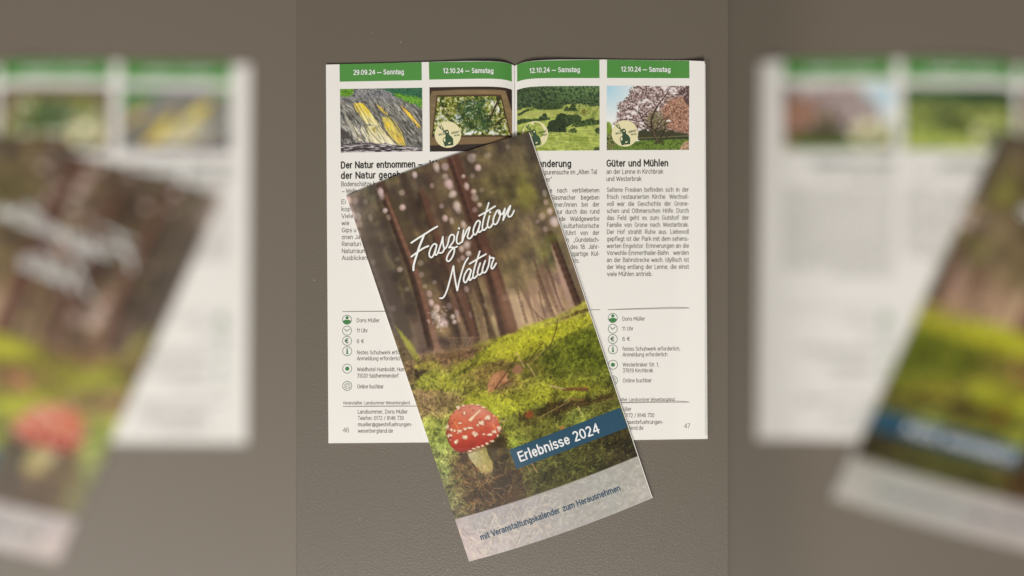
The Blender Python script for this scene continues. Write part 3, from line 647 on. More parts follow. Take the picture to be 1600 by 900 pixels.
def paint_skylight(X, Y):
    p = Print(X, Y); rs = np.random.RandomState(4)
    Q = lambda pts: off(pts, 665, 130, 8.036)
    p.C[:] = np.array([50, 37, 28]) / 255
    s, mk = p.polymask(Q([(80,100),(400,82),(1005,72),(1040,180),(1100,380),(1100,742),(700,760),(50,782),(56,160)]), .9)
    g = ((X[s] - 671) / 130)[..., None]
    fr = np.array([118,100,72]) * (1 - g) + np.array([128,106,74]) * g
    fr = fr * (1 + .22 * (fbm(X[s] * .05, Y[s] * .2, 5, 3) - .5))[..., None]
    p.put(s, mk, np.clip(fr, 0, 255) / 255)
    p.poly(Q([(60,660),(1100,640),(1100,745),(60,782)]), (112,88,60), .6, 1.2)
    p.poly(Q([(138,150),(950,134),(1080,668),(75,680)]), (62,46,26), .85, .7)
    s, mk = p.polymask(Q([(155,172),(938,158),(1062,645),(460,652),(90,662)]), .8)
    fol = leafy(p, X[s], Y[s], 7, [(30,46,20), (56,74,28), (92,102,38), (128,132,50), (160,160,84), (200,202,180)], .26)
    p.put(s, mk, fol)
    def clump(n, cx, cy, sx, sy, cols, r0, r1, a=.75):
        for k in range(n):
            x, y = cx + rs.normal(0, sx), cy + rs.normal(0, sy)
            if not (172 < y < 648) or not (155 - (y - 172) * .13 < x < 938 + (y - 172) * .25): continue
            r = rs.uniform(r0, r1)
            p.dot(665 + x / 8.036, 130 + y / 8.036, r, r * rs.uniform(.5, 1), cols[rs.randint(len(cols))], a, .5, rs.uniform(0, 3))
    clump(120, 320, 280, 110, 80, [(164,158,56), (186,180,84), (120,118,36), (92,92,30)], .6, 1.7)
    clump(90, 800, 270, 90, 90, [(158,164,58), (190,196,110), (110,116,40), (222,224,206)], .6, 1.6)
    clump(60, 960, 450, 60, 110, [(140,130,52), (180,170,90), (84,76,34), (216,212,190)], .5, 1.4)
    clump(70, 240, 430, 90, 60, [(226,228,220), (70,84,40), (150,154,96), (50,62,30)], .5, 1.2)
    clump(60, 600, 600, 150, 30, [(128,160,58), (170,190,90), (236,240,244), (96,120,40)], .6, 1.5)
    clump(26, 410, 440, 30, 30, [(226,232,240), (204,212,226)], .7, 1.5)
    clump(26, 860, 600, 60, 24, [(226,228,236), (160,160,140)], .6, 1.3)
    clump(120, 560, 320, 130, 70, [(30,60,28), (44,80,36), (24,46,22), (70,104,48)], .8, 1.8)
    for (x, y, rx, ry, c, a) in [(870,260,50,70,(222,224,214),.8),(905,330,24,50,(226,226,220),.8),(560,625,110,26,(228,232,236),.75),(410,440,44,36,(220,226,234),.8),(200,430,50,60,(206,210,196),.55),(170,220,24,30,(214,216,200),.6),
            (860,620,70,24,(220,222,226),.7),(760,215,40,26,(214,218,190),.6),(1000,560,30,40,(200,200,170),.5),(560,245,40,16,(220,226,214),.6),(700,560,24,20,(216,222,214),.6)]:
        for k in range(9):
            p.dot(665 + (x + rs.normal(0, rx * .5)) / 8.036, 130 + (y + rs.normal(0, ry * .5)) / 8.036, rx / 24, ry / 24, c, a, .6)
    for k in range(70):
        x, y = rs.uniform(150, 1000), rs.uniform(180, 640)
        an = rs.uniform(0, 3.1); ln = rs.uniform(10, 40)
        p.line(*Q([(x, y), (x + math.cos(an) * ln, y + math.sin(an) * ln)]), .35, (40,44,22), .55, .5)
    # pinnate fronds
    s, mk = p.polymask(Q([(400,250),(480,200),(640,190),(740,240),(740,340),(860,470),(860,560),(560,600),(470,560),(380,440)]), 3, 2, 19)
    p.put(s, mk * .32, (46,66,32))
    for (st, n, L) in [([(650,250),(560,300),(470,390),(420,490)], 8, 95), ([(650,330),(570,400),(520,480),(490,570)], 7, 90), ([(650,350),(640,430),(640,520),(650,610)], 7, 85),
                       ([(680,270),(570,235),(480,235),(380,290)], 7, 85), ([(660,300),(720,250),(760,200)], 5, 70), ([(660,360),(740,410),(810,470),(860,560)], 7, 90), ([(700,420),(725,500),(720,590)], 6, 70)]:
        P = spline(st, max(2, n // (len(st) - 1)))
        p.path(Q(P), .5, (30,48,24), .9)
        for i in range(0, len(P) - 1):
            d = P[i + 1] - P[i]; d = d / (np.hypot(*d) + 1e-6)
            for sg in (-1, 1):
                e = np.array([-d[1], d[0]]) * sg * .75 + d * .75
                q = P[i] + e * L * (.65 + .35 * rs.rand())
                p.line(*Q([P[i], q]), 1.05, [(30,54,28), (42,72,36), (24,44,22), (58,88,44)][rs.randint(4)], .92, .5, .3)
                p.line(*Q([P[i], P[i] + (q - P[i]) * .8]), .3, (104,140,78), .35, .4)
    for k in range(34):
        t = rs.rand(); x, y = 500 + 150 * t + rs.normal(0, 4), 300 - 60 * t + (90 if k % 2 else 0) + rs.normal(0, 4)
        p.dot(665 + x / 8.036, 130 + y / 8.036, .6, .5, (214,224,206), .8)
    p.path(Q([(932,172),(870,300),(805,450)]), 1.9, (52,40,26), .95, .6, 1.5)
    p.path(Q([(1000,420),(940,450),(870,520)]), 1.2, (56,44,26), .9, .6)
    p.path(Q([(160,235),(250,350),(300,420)]), .7, (70,60,34), .8, .5); p.path(Q([(970,330),(880,440)]), .8, (70,58,34), .8, .5)
    p.poly(Q([(40,785),(700,765),(850,745),(1100,735),(1100,900),(40,900)]), (44,34,28), 1, .8)
    p.poly(Q([(1015,60),(1100,70),(1100,350),(1060,240)]), (48,34,28), 1, .8)
    return np.clip(p.C, 0, 1)

def paint_meadow(X, Y):
    p = Print(X, Y); rs = np.random.RandomState(5)
    Q = lambda pts: off(pts, 803, 130, 8.036)
    g = leafy(p, X, Y, 5, [(132,146,62), (148,162,74), (168,178,92), (156,168,80)], .12)
    n = fbm(X * .14, Y * .6, 8, 4) - .5
    p.C = g * (1 + .5 * n)[..., None]
    p.poly(Q([(40,340),(300,350),(560,330),(700,330),(1080,320),(1080,440),(560,420),(300,420),(40,440)]), (170,170,98), .55, 3, 1.5, 3)
    s, mk = p.polymask(Q([(600,290),(780,270),(930,280),(1080,300),(1080,460),(860,440),(700,380)]), 1.2, 1, 4)
    p.put(s, mk, leafy(p, X[s], Y[s], 14, [(120,134,58), (152,162,84), (164,172,96)], .3))
    def wood(pts, seed, cols, rough=.8, sc=.5, a=1.0):
        s, mk = p.polymask(Q(pts), .6, min(rough, .8), seed, .9)
        p.put(s, mk * a, leafy(p, X[s], Y[s], seed + 50, cols, sc))
    dk = [(30,42,22), (48,64,34), (70,88,48), (52,66,36)]
    s, mk = p.polymask(Q([(0,0),(1100,0),(1100,290),(960,290),(900,262),(760,255),(640,270),(560,320),(430,325),(330,310),(230,290),(40,310),(0,310)]), .7, 1.2, 21)
    wd = leafy(p, X[s], Y[s], 23, [(24,38,24), (46,64,38), (78,98,58), (56,74,46)], .42)
    bright = (1 + .45 * sstep(170, 138, Y[s]) * sstep(803, 925, X[s]))[..., None]
    p.put(s, mk, np.clip(wd * bright, 0, 1))
    for k in range(420):   # single crowns of the wood
        x = rs.uniform(808, 937); y = rs.uniform(136, 167)
        r = rs.uniform(.8, 1.8)
        p.dot(x, y, r * .8, r, [(30,44,26), (54,72,42), (90,108,64), (74,92,54), (40,54,32)][rs.randint(5)], .5, .6)
    wood([(40,360),(120,325),(230,305),(250,325),(150,350),(60,395)], 25, dk)
    wood([(230,300),(300,260),(420,235),(480,300),(560,240),(620,310),(560,330),(430,335),(300,330)], 26, dk)
    wood([(625,350),(640,300),(670,290),(690,320),(720,260),(745,250),(775,290),(790,330),(815,345),(700,350)], 27, dk)
    wood([(40,440),(130,430),(200,445),(310,440),(330,405),(350,420),(360,380),(400,365),(425,430),(455,430),(455,460),(350,472),(200,478),(40,500)], 28, dk)
    wood([(410,560),(440,480),(520,450),(540,400),(600,370),(680,400),(800,390),(850,430),(840,490),(720,520),(650,560),(660,620),(560,615),(430,610)], 29, [(18,28,16), (36,50,26), (56,70,38), (30,44,24)])
    wood([(640,420),(760,395),(850,430),(835,490),(700,520),(640,480)], 30, [(34,48,26), (58,76,42), (80,96,54)], 1, .5, .8)
    wood([(700,540),(860,470),(960,440),(1000,430),(1020,470),(1080,450),(1085,520),(960,535),(830,550),(720,545)], 31, [(34,50,24), (58,78,38), (86,102,52)])
    wood([(680,615),(700,585),(760,560),(795,590),(785,625)], 32, [(30,46,20), (56,76,36), (84,104,50)])
    wood([(1010,590),(1040,560),(1085,560),(1085,635),(1040,630)], 33, dk)
    wood([(1000,830),(1020,800),(1085,800),(1085,850),(1000,850)], 34, dk)
    wood([(845,350),(870,320),(900,340),(910,390),(870,385)], 35, [(96,92,36), (130,122,52), (76,80,34)], 1.2)
    wood([(40,600),(70,610),(75,640),(40,640)], 36, dk, 1)
    for k in range(90):
        x = rs.uniform(650, 1060); y = rs.uniform(345, 420); p.dot(803 + x / 8.036, 130 + y / 8.036, rs.uniform(.5, 1.2), .5, (96,104,50), .7)
    for k in range(420):
        x = rs.uniform(806, 937); y = rs.uniform(209, 235); ln = rs.uniform(.6, 3)
        p.line((x, y), (x + ln, y + rs.normal(0, .3)), .35, [(110,124,40), (176,184,92), (138,150,60), (96,112,36)][rs.randint(4)], .5, .4)
    p.path(Q([(430,640),(620,628),(1080,540)]), .5, (180,184,110), .4, .8)
    return np.clip(p.C, 0, 1)

def paint_blossom(X, Y):
    p = Print(X, Y); rs = np.random.RandomState(6)
    Q = lambda pts: off(pts, 943, 130, 8.036)
    t = np.clip(np.hypot((X - 948) / 60, (Y - 134) / 60), 0, 1)[..., None]
    p.C = (np.array([158,196,212]) * (1 - t) + np.array([226,224,220]) * t) / 255
    # lawn and hedge
    p.poly(Q([(430,570),(1085,560),(1085,720),(430,720)]), (58,58,38), 1, 1.2, 1.2, 2)
    s, mk = p.polymask(Q([(30,740),(430,725),(700,705),(1085,700),(1085,860),(30,860)]), .8, .6, 3)
    p.put(s, mk, leafy(p, X[s], Y[s], 4, [(56,76,26), (86,110,40), (112,134,54), (74,94,36)], .3))
    p.path(Q([(440,690),(700,680),(1070,660)]), .7, (112,116,72), .8, .6); p.path(Q([(440,710),(800,700),(1070,690)]), .8, (44,48,28), .8, .7)
    s, mk = p.polymask(Q([(30,480),(80,500),(110,560),(150,700),(130,850),(30,850)]), .8, 1.4, 5)
    p.put(s, mk, leafy(p, X[s], Y[s], 6, [(40,52,22), (86,92,44), (150,150,96), (70,78,34)], .6))
    p.poly(Q([(30,480),(85,495),(110,560),(90,640),(30,640)]), (122,150,44), .75, 1.2, 1.2, 7)
    # crown
    crown = [(395,30),(320,100),(330,160),(200,235),(160,300),(190,340),(150,410),(200,440),(110,520),(200,560),(440,600),(520,560),(580,600),(700,560),(900,600),(1085,640),(1085,30)]
    s, mk = p.polymask(Q(crown), .8, 2.2, 8, .5)
    cr = leafy(p, X[s], Y[s], 9, [(58,44,40), (98,76,70), (138,112,106), (172,148,144), (212,202,198)], .6)
    p.put(s, mk * .92, cr)
    s, mk = p.polymask(Q([(700,330),(850,200),(1000,150),(1085,300),(1085,640),(900,600),(760,520)]), 2.5, 2, 10)
    p.put(s, mk * .85, leafy(p, X[s], Y[s], 11, [(74,48,38), (126,84,66), (172,122,98), (202,156,132), (96,72,44)], .6))
    s, mk = p.polymask(Q([(900,150),(960,90),(1040,50),(1085,40),(1085,300),(1030,260),(1000,150)]), 1.2, 1.4, 12)
    p.put(s, mk * .9, leafy(p, X[s], Y[s], 13, [(44,32,34), (76,54,56), (100,74,72)], .6))
    s, mk = p.polymask(Q([(540,440),(600,350),(720,360),(740,440),(820,470),(800,560),(620,600),(560,540)]), 2, 2, 14)
    p.put(s, mk * .8, leafy(p, X[s], Y[s], 15, [(62,58,34), (104,98,62), (140,130,92), (84,76,48)], .6))
    for (x, y, rx, ry) in [(510,225,50,26),(420,310,32,30),(370,370,50,24),(480,500,40,30),(580,300,20,20),(310,420,40,20),(850,80,60,26),(780,60,40,30),(880,130,40,16),(500,400,24,14),(820,470,26,14),(450,580,30,14),(560,590,20,8),(690,320,18,22)]:
        for k in range(7):
            p.dot(943 + (x + rs.normal(0, rx * .5)) / 8.036, 130 + (y + rs.normal(0, ry * .5)) / 8.036, rx / 16, ry / 15, (228,222,220), .75, .5)
    for k in range(900):
        x, y = rs.uniform(160, 1080), rs.uniform(40, 600)
        if x < 330 and y < 330 - (x - 160) * .9: continue
        if x < 240 and y < 240: continue
        q = (943 + x / 8.036, 130 + y / 8.036); r = rs.uniform(.4, .95)
        right = x > 760 and y > 180
        c = [(178,152,148), (136,108,102), (214,204,200), (88,66,60), (62,46,42)] if not right else [(196,146,122), (156,104,82), (214,176,152), (96,62,48), (120,92,60)]
        p.dot(q[0], q[1], r, r, c[rs.randint(5)], .75, .5)
    br = (50, 38, 30)
    for (pts, r0, r1) in [([(690,745),(640,660),(610,560),(600,460),(640,360),(700,250),(760,180),(800,120),(840,40)], 1.7, .5), ([(610,560),(560,540),(500,470),(450,380),(440,300)], 1.2, .5), ([(500,470),(430,480),(330,450),(200,460)], .8, .4),
            ([(560,420),(490,420),(520,390),(600,310)], .8, .4), ([(450,380),(380,330),(300,330),(200,350)], .7, .3), ([(700,745),(720,680),(770,580),(770,480),(830,420)], 1.2, .5), ([(720,745),(800,670),(880,600)], .9, .4),
            ([(620,600),(700,560),(770,520),(880,480)], .9, .4), ([(640,650),(560,570),(440,500)], 1.0, .4), ([(650,600),(720,480),(800,420),(900,350)], .7, .3)]:
        p.path(Q(spline(pts, 4)), r0, br, .85, .45, r1)
    p.path(Q([(690,745),(645,660),(615,580)]), .7, (128,106,84), .7, .4)
    p.path(Q([(640,750),(690,740),(740,750)]), 1.3, (70,66,36), .8, .7)
    s, mk = p.polymask(Q([(940,850),(970,790),(1020,740),(1085,720),(1085,850)]), .8, 1, 16)
    p.put(s, mk, leafy(p, X[s], Y[s], 17, [(120,94,70), (164,132,104), (190,160,132)], .6))
    return np.clip(p.C, 0, 1)
# ---------------------------------------------------------------- shapes of the sheets
def px(x, y, z):
    """sheet coordinates (+ height in m) -> metres; things nearer to the lens look larger, so shrink them by their height"""
    k = (CAM_H - z) / CAM_H
    x = np.asarray(x, float); y = np.asarray(y, float)
    return np.stack(np.broadcast_arrays((x - 800) * S * k, (450 - y) * S * k, z), -1)

SPINE = 804.3
def edge_lift(x):
    """the fore-edge of the right page stands off the sheets below it"""
    return 0.0034 * np.clip((np.asarray(x, float) - 1052) / 49, 0, 1) ** 2
def page_z(x, y=None):
    d = np.abs(np.asarray(x, float) - SPINE)
    return edge_lift(x) + 0.0013 + 0.0027 * np.exp(-(d / 95) ** 2) * (1 - np.exp(-(d / 16) ** 1.5)) + 0.0004 * np.clip((d - 230) / 60, 0, 1) ** 2
def cover_z(x, y):
    d = np.abs(np.asarray(x, float) - SPINE)
    base = 0.0026 + 0.0028 * np.exp(-(d / 125) ** 2)
    low = np.clip((np.asarray(y, float) - 700) / 175, 0, 1)
    base = base * (1 - low) + (0.0011 + 0.0022 * np.exp(-((np.asarray(x, float) - 870) / 120) ** 2)) * low
    return base
def dip(x, y):
    """the page tops bend down into the gutter"""
    d = np.abs(np.asarray(x, float) - SPINE)
    return 8.0 * np.exp(-d / 14) * np.clip((245 - np.asarray(y, float)) / 110, 0, 1)

col = scene.collection
def mesh_obj(name, verts, faces, mat, parent, smooth=True, colors=None):
    verts = np.asarray(verts, float)
    if parent is not None: verts = verts - np.array(ROOTS[root_of(parent)])
    me = bpy.data.meshes.new(name)
    if isinstance(faces, np.ndarray):
        n, k = faces.shape
        me.vertices.add(len(verts)); me.vertices.foreach_set("co", verts.astype(np.float32).ravel())
        me.loops.add(n * k); me.loops.foreach_set("vertex_index", faces.astype(np.int32).ravel())
        me.polygons.add(n); me.polygons.foreach_set("loop_start", (np.arange(n) * k).astype(np.int32))
        me.update(calc_edges=True); me.validate()
    else:
        me.from_pydata(verts.tolist(), [], faces); me.update()
    me.polygons.foreach_set("use_smooth", np.full(len(me.polygons), bool(smooth)))
    if colors is not None:
        at = me.color_attributes.new("ink", 'FLOAT_COLOR', 'POINT')
        c = np.ones((len(verts), 4), np.float32); c[:, :3] = colors
        at.data.foreach_set("color", c.ravel())
    me.materials.append(mat)
    o = bpy.data.objects.new(name, me); col.objects.link(o)
    if parent is not None: o.parent = parent
    return o

ROOTS = {}
def root_of(o):
    while o.parent is not None: o = o.parent
    return o.name
def thing(name, label, cat, group, loc):
    o = bpy.data.objects.new(name, None); col.objects.link(o)
    o.empty_display_size = 0.02
    o.location = loc; o["label"] = label; o["category"] = cat; o["group"] = group
    ROOTS[o.name] = loc
    return o

def grid_faces(nx, ny):
    i = np.arange(ny - 1)[:, None] * nx + np.arange(nx - 1)[None, :]
    return np.stack([i, i + nx, i + nx + 1, i + 1], -1).reshape(-1, 4)

def page_sheet(name, xl, xr, yt, yb, mat, parent, lift, nx=40, ny=30, paint=None, drop=0.0):
    """a printed patch on the page: xl(v), xr(v) edges and yt(u), yb(u) edges in sheet coordinates"""
    u, v = np.meshgrid(np.linspace(0, 1, nx), np.linspace(0, 1, ny))
    X = (1 - u) * (xl[0] * (1 - v) + xl[1] * v) + u * (xr[0] * (1 - v) + xr[1] * v)
    Y = (1 - v) * (yt[0] * (1 - u) + yt[1] * u) + v * (yb[0] * (1 - u) + yb[1] * u)
    colors = None
    if paint is not None:
        colors = np.clip(srgb(paint(X, Y) * 255) * PRINT_GAIN, 0, 0.85).reshape(-1, 3)
    V = px(X, Y + dip(X, Y), page_z(X) + lift - drop).reshape(-1, 3)
    return mesh_obj(name, V, grid_faces(nx, ny), mat, parent, True, colors)

def slab(name, X, Y, Ztop, thick, mat, parent):
    """closed sheet of paper with thickness from a grid of sheet coordinates"""
    ny, nx = X.shape
    T = px(X, Y, Ztop).reshape(-1, 3); B = T.copy()
    B[:, 2] -= np.asarray(thick).reshape(-1) if np.ndim(thick) else thick
    f = grid_faces(nx, ny); n = nx * ny
    g = f[:, ::-1] + n
    rim = np.concatenate([np.arange(nx - 1), np.arange(ny - 1) * nx + nx - 1, (ny - 1) * nx + np.arange(nx - 1, 0, -1), np.arange(ny - 1, 0, -1) * nx])
    nxt = np.roll(rim, -1)
    side = np.stack([rim, nxt, nxt + n, rim + n], -1)
    o = mesh_obj(name, np.concatenate([T, B]), np.concatenate([f, g, side]), mat, parent, False)
    return o

# ---------------------------------------------------------------- a narrow sans-serif drawn as pen strokes (cap height = 1)
def _arc(cx, cy, rx, ry, a0, a1, n=9):
    return [(cx + rx * math.cos(math.radians(a0 + (a1 - a0) * i / n)), cy + ry * math.sin(math.radians(a0 + (a1 - a0) * i / n))) for i in range(n + 1)]
def _el(cx, cy, rx, ry, n=16): return _arc(cx, cy, rx, ry, 90, 450, n)
XH = 0.72; XC = XH / 2
_n_arch = [(.06, .46)] + _arc(.235, .46, .175, .26, 170, 0, 8) + [(.41, 0)]
_u_arch = [(.06, XH)] + _arc(.235, .26, .175, .26, 180, 360, 8)
_S = lambda w, h: _arc(w / 2, h * .745, w * .42, h * .245, 35, 270, 9)[:-1] + _arc(w / 2, h * .255, w * .46, h * .255, 90, -145, 9)
GLYPH = {
 'a': (.50, [[(.06, .58)] + _arc(.23, .52, .18, .21, 140, 0, 7) + [(.41, 0)], [(.41, .42), (.24, .41), (.11, .36)] + _arc(.19, .20, .145, .20, 130, 290, 7) + [(.34, .07), (.41, .17)]]),
 'b': (.51, [[(.07, 1.06), (.07, 0)], _el(.25, XC, .18, XC)]), 'c': (.43, [_arc(.24, XC, .18, XC, 45, 315, 11)]),
 'd': (.51, [[(.43, 1.06), (.43, 0)], _el(.25, XC, .18, XC)]), 'e': (.48, [[(.07, .38), (.42, .38)] + _arc(.245, XC, .178, XC, 5, 320, 12)]),
 'f': (.30, [_arc(.25, .86, .13, .20, 60, 180, 6) + [(.12, 0)], [(.01, .70), (.25, .70)]]),
 'g': (.51, [_el(.25, XC, .18, XC), [(.43, XH), (.43, -.06)] + _arc(.25, -.08, .18, .20, 0, -140, 7)]),
 'h': (.49, [[(.06, 1.06), (.06, 0)], _n_arch]), 'i': (.17, [[(.085, XH), (.085, 0)], [(.083, .94), (.087, .96)]]),
 'j': (.18, [[(.10, XH), (.10, -.12)] + _arc(.0, -.12, .10, .14, 0, -80, 4), [(.098, .94), (.102, .96)]]),
 'k': (.45, [[(.06, 1.06), (.06, 0)], [(.39, XH), (.07, .30)], [(.18, .43), (.41, 0)]]), 'l': (.17, [[(.085, 1.06), (.085, 0)]]),
 'm': (.76, [[(.06, XH), (.06, 0)], [(.06, .46)] + _arc(.22, .46, .16, .26, 170, 0, 8) + [(.38, 0)], [(.38, .46)] + _arc(.54, .46, .16, .26, 170, 0, 8) + [(.70, 0)]]),
 'n': (.49, [[(.06, XH), (.06, 0)], _n_arch]), 'o': (.50, [_el(.25, XC, .19, XC)]),
 'p': (.51, [[(.07, XH), (.07, -.28)], _el(.25, XC, .18, XC)]), 'q': (.51, [[(.43, XH), (.43, -.28)], _el(.25, XC, .18, XC)]),
 'r': (.31, [[(.06, XH), (.06, 0)], [(.06, .44)] + _arc(.24, .46, .18, .26, 170, 85, 5)]), 's': (.42, [[(x + .02, y) for x, y in _S(.36, XH)]]),
 't': (.31, [[(.13, .95), (.13, .20)] + _arc(.25, .19, .12, .19, 180, 290, 5), [(.02, .70), (.27, .70)]]), 'u': (.49, [_u_arch, [(.41, XH), (.41, 0)]]),
 'v': (.44, [[(.03, XH), (.22, 0), (.41, XH)]]), 'w': (.66, [[(.03, XH), (.18, 0), (.33, .66), (.48, 0), (.63, XH)]]), 'x': (.44, [[(.04, XH), (.40, 0)], [(.40, XH), (.04, 0)]]),
 'y': (.44, [[(.03, XH), (.22, .02)], [(.41, XH), (.19, -.16), (.06, -.27)]]), 'z': (.41, [[(.04, .70), (.36, .70), (.04, .01), (.37, .01)]]),
 'ß': (.52, [[(.06, 0), (.06, .80)] + _arc(.22, .80, .16, .25, 180, 0, 7) + _arc(.24, .30, .19, .29, 70, -100, 8)]),
 'A': (.60, [[(.03, 0), (.30, 1), (.57, 0)], [(.12, .30), (.48, .30)]]), 'B': (.56, [[(.07, 0), (.07, 1), (.28, 1)] + _arc(.29, .765, .19, .235, 90, -90, 7) + [(.07, .53)], [(.28, .53)] + _arc(.30, .265, .21, .265, 90, -90, 7) + [(.07, 0)]]),
 'C': (.60, [_arc(.34, .5, .27, .5, 48, 312, 12)]), 'D': (.62, [[(.07, 0), (.07, 1), (.24, 1)] + _arc(.25, .5, .30, .5, 90, -90, 10) + [(.07, 0)]]),
 'E': (.50, [[(.45, 1), (.07, 1), (.07, 0), (.45, 0)], [(.07, .52), (.42, .52)]]), 'F': (.47, [[(.45, 1), (.07, 1), (.07, 0)], [(.07, .50), (.41, .50)]]),
 'G': (.63, [_arc(.34, .5, .27, .5, 48, 330, 12) + [(.58, .46), (.38, .46)]]), 'H': (.62, [[(.07, 1), (.07, 0)], [(.55, 1), (.55, 0)], [(.07, .52), (.55, .52)]]), 'I': (.18, [[(.09, 1), (.09, 0)]]),
 'J': (.46, [[(.38, 1), (.38, .25)] + _arc(.21, .25, .17, .25, 0, -150, 7)]), 'K': (.56, [[(.07, 1), (.07, 0)], [(.50, 1), (.08, .42)], [(.22, .60), (.53, 0)]]), 'L': (.46, [[(.07, 1), (.07, 0), (.44, 0)]]),
 'M': (.74, [[(.07, 0), (.07, 1), (.37, .30), (.67, 1), (.67, 0)]]), 'N': (.64, [[(.07, 0), (.07, 1), (.57, 0), (.57, 1)]]), 'O': (.68, [_el(.34, .5, .28, .5, 20)]),
 'P': (.53, [[(.07, 0), (.07, 1), (.28, 1)] + _arc(.28, .73, .21, .27, 90, -90, 8) + [(.07, .46)]]), 'R': (.56, [[(.07, 0), (.07, 1), (.28, 1)] + _arc(.28, .73, .21, .27, 90, -90, 8) + [(.07, .46)], [(.27, .46), (.51, 0)]]),
 'S': (.54, [[(x + .04, y) for x, y in _S(.46, 1.0)]]), 'T': (.52, [[(.02, 1), (.50, 1)], [(.26, 1), (.26, 0)]]), 'U': (.62, [[(.07, 1)] + _arc(.31, .30, .24, .30, 180, 360, 10) + [(.55, 1)]]),
 'V': (.58, [[(.02, 1), (.29, 0), (.56, 1)]]), 'W': (.86, [[(.02, 1), (.23, 0), (.43, .92), (.63, 0), (.84, 1)]]), 'Z': (.50, [[(.05, 1), (.45, 1), (.05, 0), (.46, 0)]]),
 '0': (.54, [_el(.27, .5, .21, .5, 18)]), '1': (.34, [[(.04, .80), (.21, 1), (.21, 0)]]), '2': (.50, [_arc(.24, .72, .19, .28, 150, -25, 9) + [(.06, .0), (.45, 0)]]),
 '3': (.50, [[(.06, 1), (.42, 1), (.22, .60)] + _arc(.23, .30, .20, .30, 80, -150, 9)]), '4': (.54, [[(.41, 0), (.41, 1), (.04, .28), (.51, .28)]]),
 '5': (.50, [[(.42, 1), (.10, 1), (.07, .55)] + _arc(.24, .32, .20, .32, 115, -145, 10)]), '6': (.52, [_arc(.28, .5, .22, .5, 55, 180, 7) + _arc(.26, .31, .20, .31, 180, 540, 14)]),
 '7': (.48, [[(.04, 1), (.44, 1), (.16, 0)]]), '8': (.52, [_el(.26, .76, .17, .24, 14), _el(.26, .26, .21, .26, 16)]), '9': (.52, [_el(.26, .69, .20, .31, 14), _arc(.24, .5, .22, .5, 0, -120, 8)]),
 '.': (.17, [[(.083, .03), (.087, .05)]]), ',': (.17, [[(.09, .05), (.05, -.15)]]), ':': (.18, [[(.088, .05), (.092, .07)], [(.088, .58), (.092, .60)]]), '-': (.30, [[(.05, .36), (.25, .36)]]),
 '–': (.54, [[(.03, .36), (.51, .36)]]), '—': (.76, [[(.03, .38), (.73, .38)]]), '/': (.40, [[(.05, -.08), (.35, 1.06)]]), '„': (.30, [[(.09, .05), (.05, -.15)], [(.22, .05), (.18, -.15)]]), '“': (.30, [[(.05, .82), (.09, 1.02)], [(.18, .82), (.22, 1.02)]]),
 '@': (.84, [_arc(.42, .34, .36, .50, -60, 300, 20), _el(.41, .34, .15, .22, 12), [(.57, .56), (.55, .20), (.66, .14)]]), '€': (.58, [_arc(.36, .5, .24, .5, 50, 310, 11), [(.02, .60), (.42, .60)], [(.02, .42), (.40, .42)]]), ' ': (.24, []),
}
def _dots(g, cx, y, d=.11): return (g[0], g[1] + [[(cx - d - .002, y), (cx - d + .002, y + .02)], [(cx + d - .002, y), (cx + d + .002, y + .02)]])
GLYPH['ä'] = _dots(GLYPH['a'], .24, .93); GLYPH['ö'] = _dots(GLYPH['o'], .25, .93); GLYPH['ü'] = _dots(GLYPH['u'], .235, .93)

def line_strokes(txt, track=0.05):
    """pen strokes of a line of text and its length, in cap heights"""
    x, out = 0.0, []
    for ch in txt:
        adv, st = GLYPH[ch]
        for s_ in st:
            P = np.array(s_, float) + [x, 0]; a = 0     # lift the pen at sharp corners
            for i in range(1, len(P) - 1):
                d0, d1 = P[i] - P[i - 1], P[i + 1] - P[i]
                if np.dot(d0, d1) < .72 * np.linalg.norm(d0) * np.linalg.norm(d1):
                    out.append(P[a:i + 1]); a = i
            out.append(P[a:])
        x += adv + track
    return out, x

def pen_mesh(strokes, rads, surf, lift, ht, m=6):
    VV, FF, n = [], [], 0
    ang = 2 * math.pi * np.arange(m) / m
    for P, r in zip(strokes, rads):
        P = np.asarray(P, float)
        T = np.gradient(P, axis=0); T /= np.linalg.norm(T, axis=1)[:, None] + 1e-12
        e = [1.35, .75]
        C = np.concatenate([[P[0] - T[0] * r * math.sin(a) for a in e], P, [P[-1] + T[-1] * r * math.sin(a) for a in e[::-1]]])
        TT = np.concatenate([[T[0]] * 2, T, [T[-1]] * 2])
        R = np.concatenate([[r * math.cos(a) for a in e], np.full(len(P), r), [r * math.cos(a) for a in e[::-1]]])
        N = np.stack([-TT[:, 1], TT[:, 0]], 1)
        ring = C[:, None, :] + N[:, None, :] * (R[:, None] * np.cos(ang))[..., None]
        zz = np.broadcast_to(np.sin(ang) * ht, ring.shape[:2])
        V = surf(ring[..., 0].ravel(), ring[..., 1].ravel(), lift); V[:, 2] += zz.ravel()
        k = len(C)
        VV.append(V)
        i = np.arange(k - 1)[:, None] * m; j = np.arange(m)[None, :]; j2 = (j + 1) % m
        q = np.stack([i + j, i + j2, i + m + j2, i + m + j], -1).reshape(-1, 4) + n
        FF += [tuple(f) for f in q.tolist()]
        FF.append(tuple(range(n, n + m))); FF.append(tuple(range(n + (k - 1) * m + m - 1, n + (k - 1) * m - 1, -1)))
        n += k * m
    return np.concatenate(VV), FF

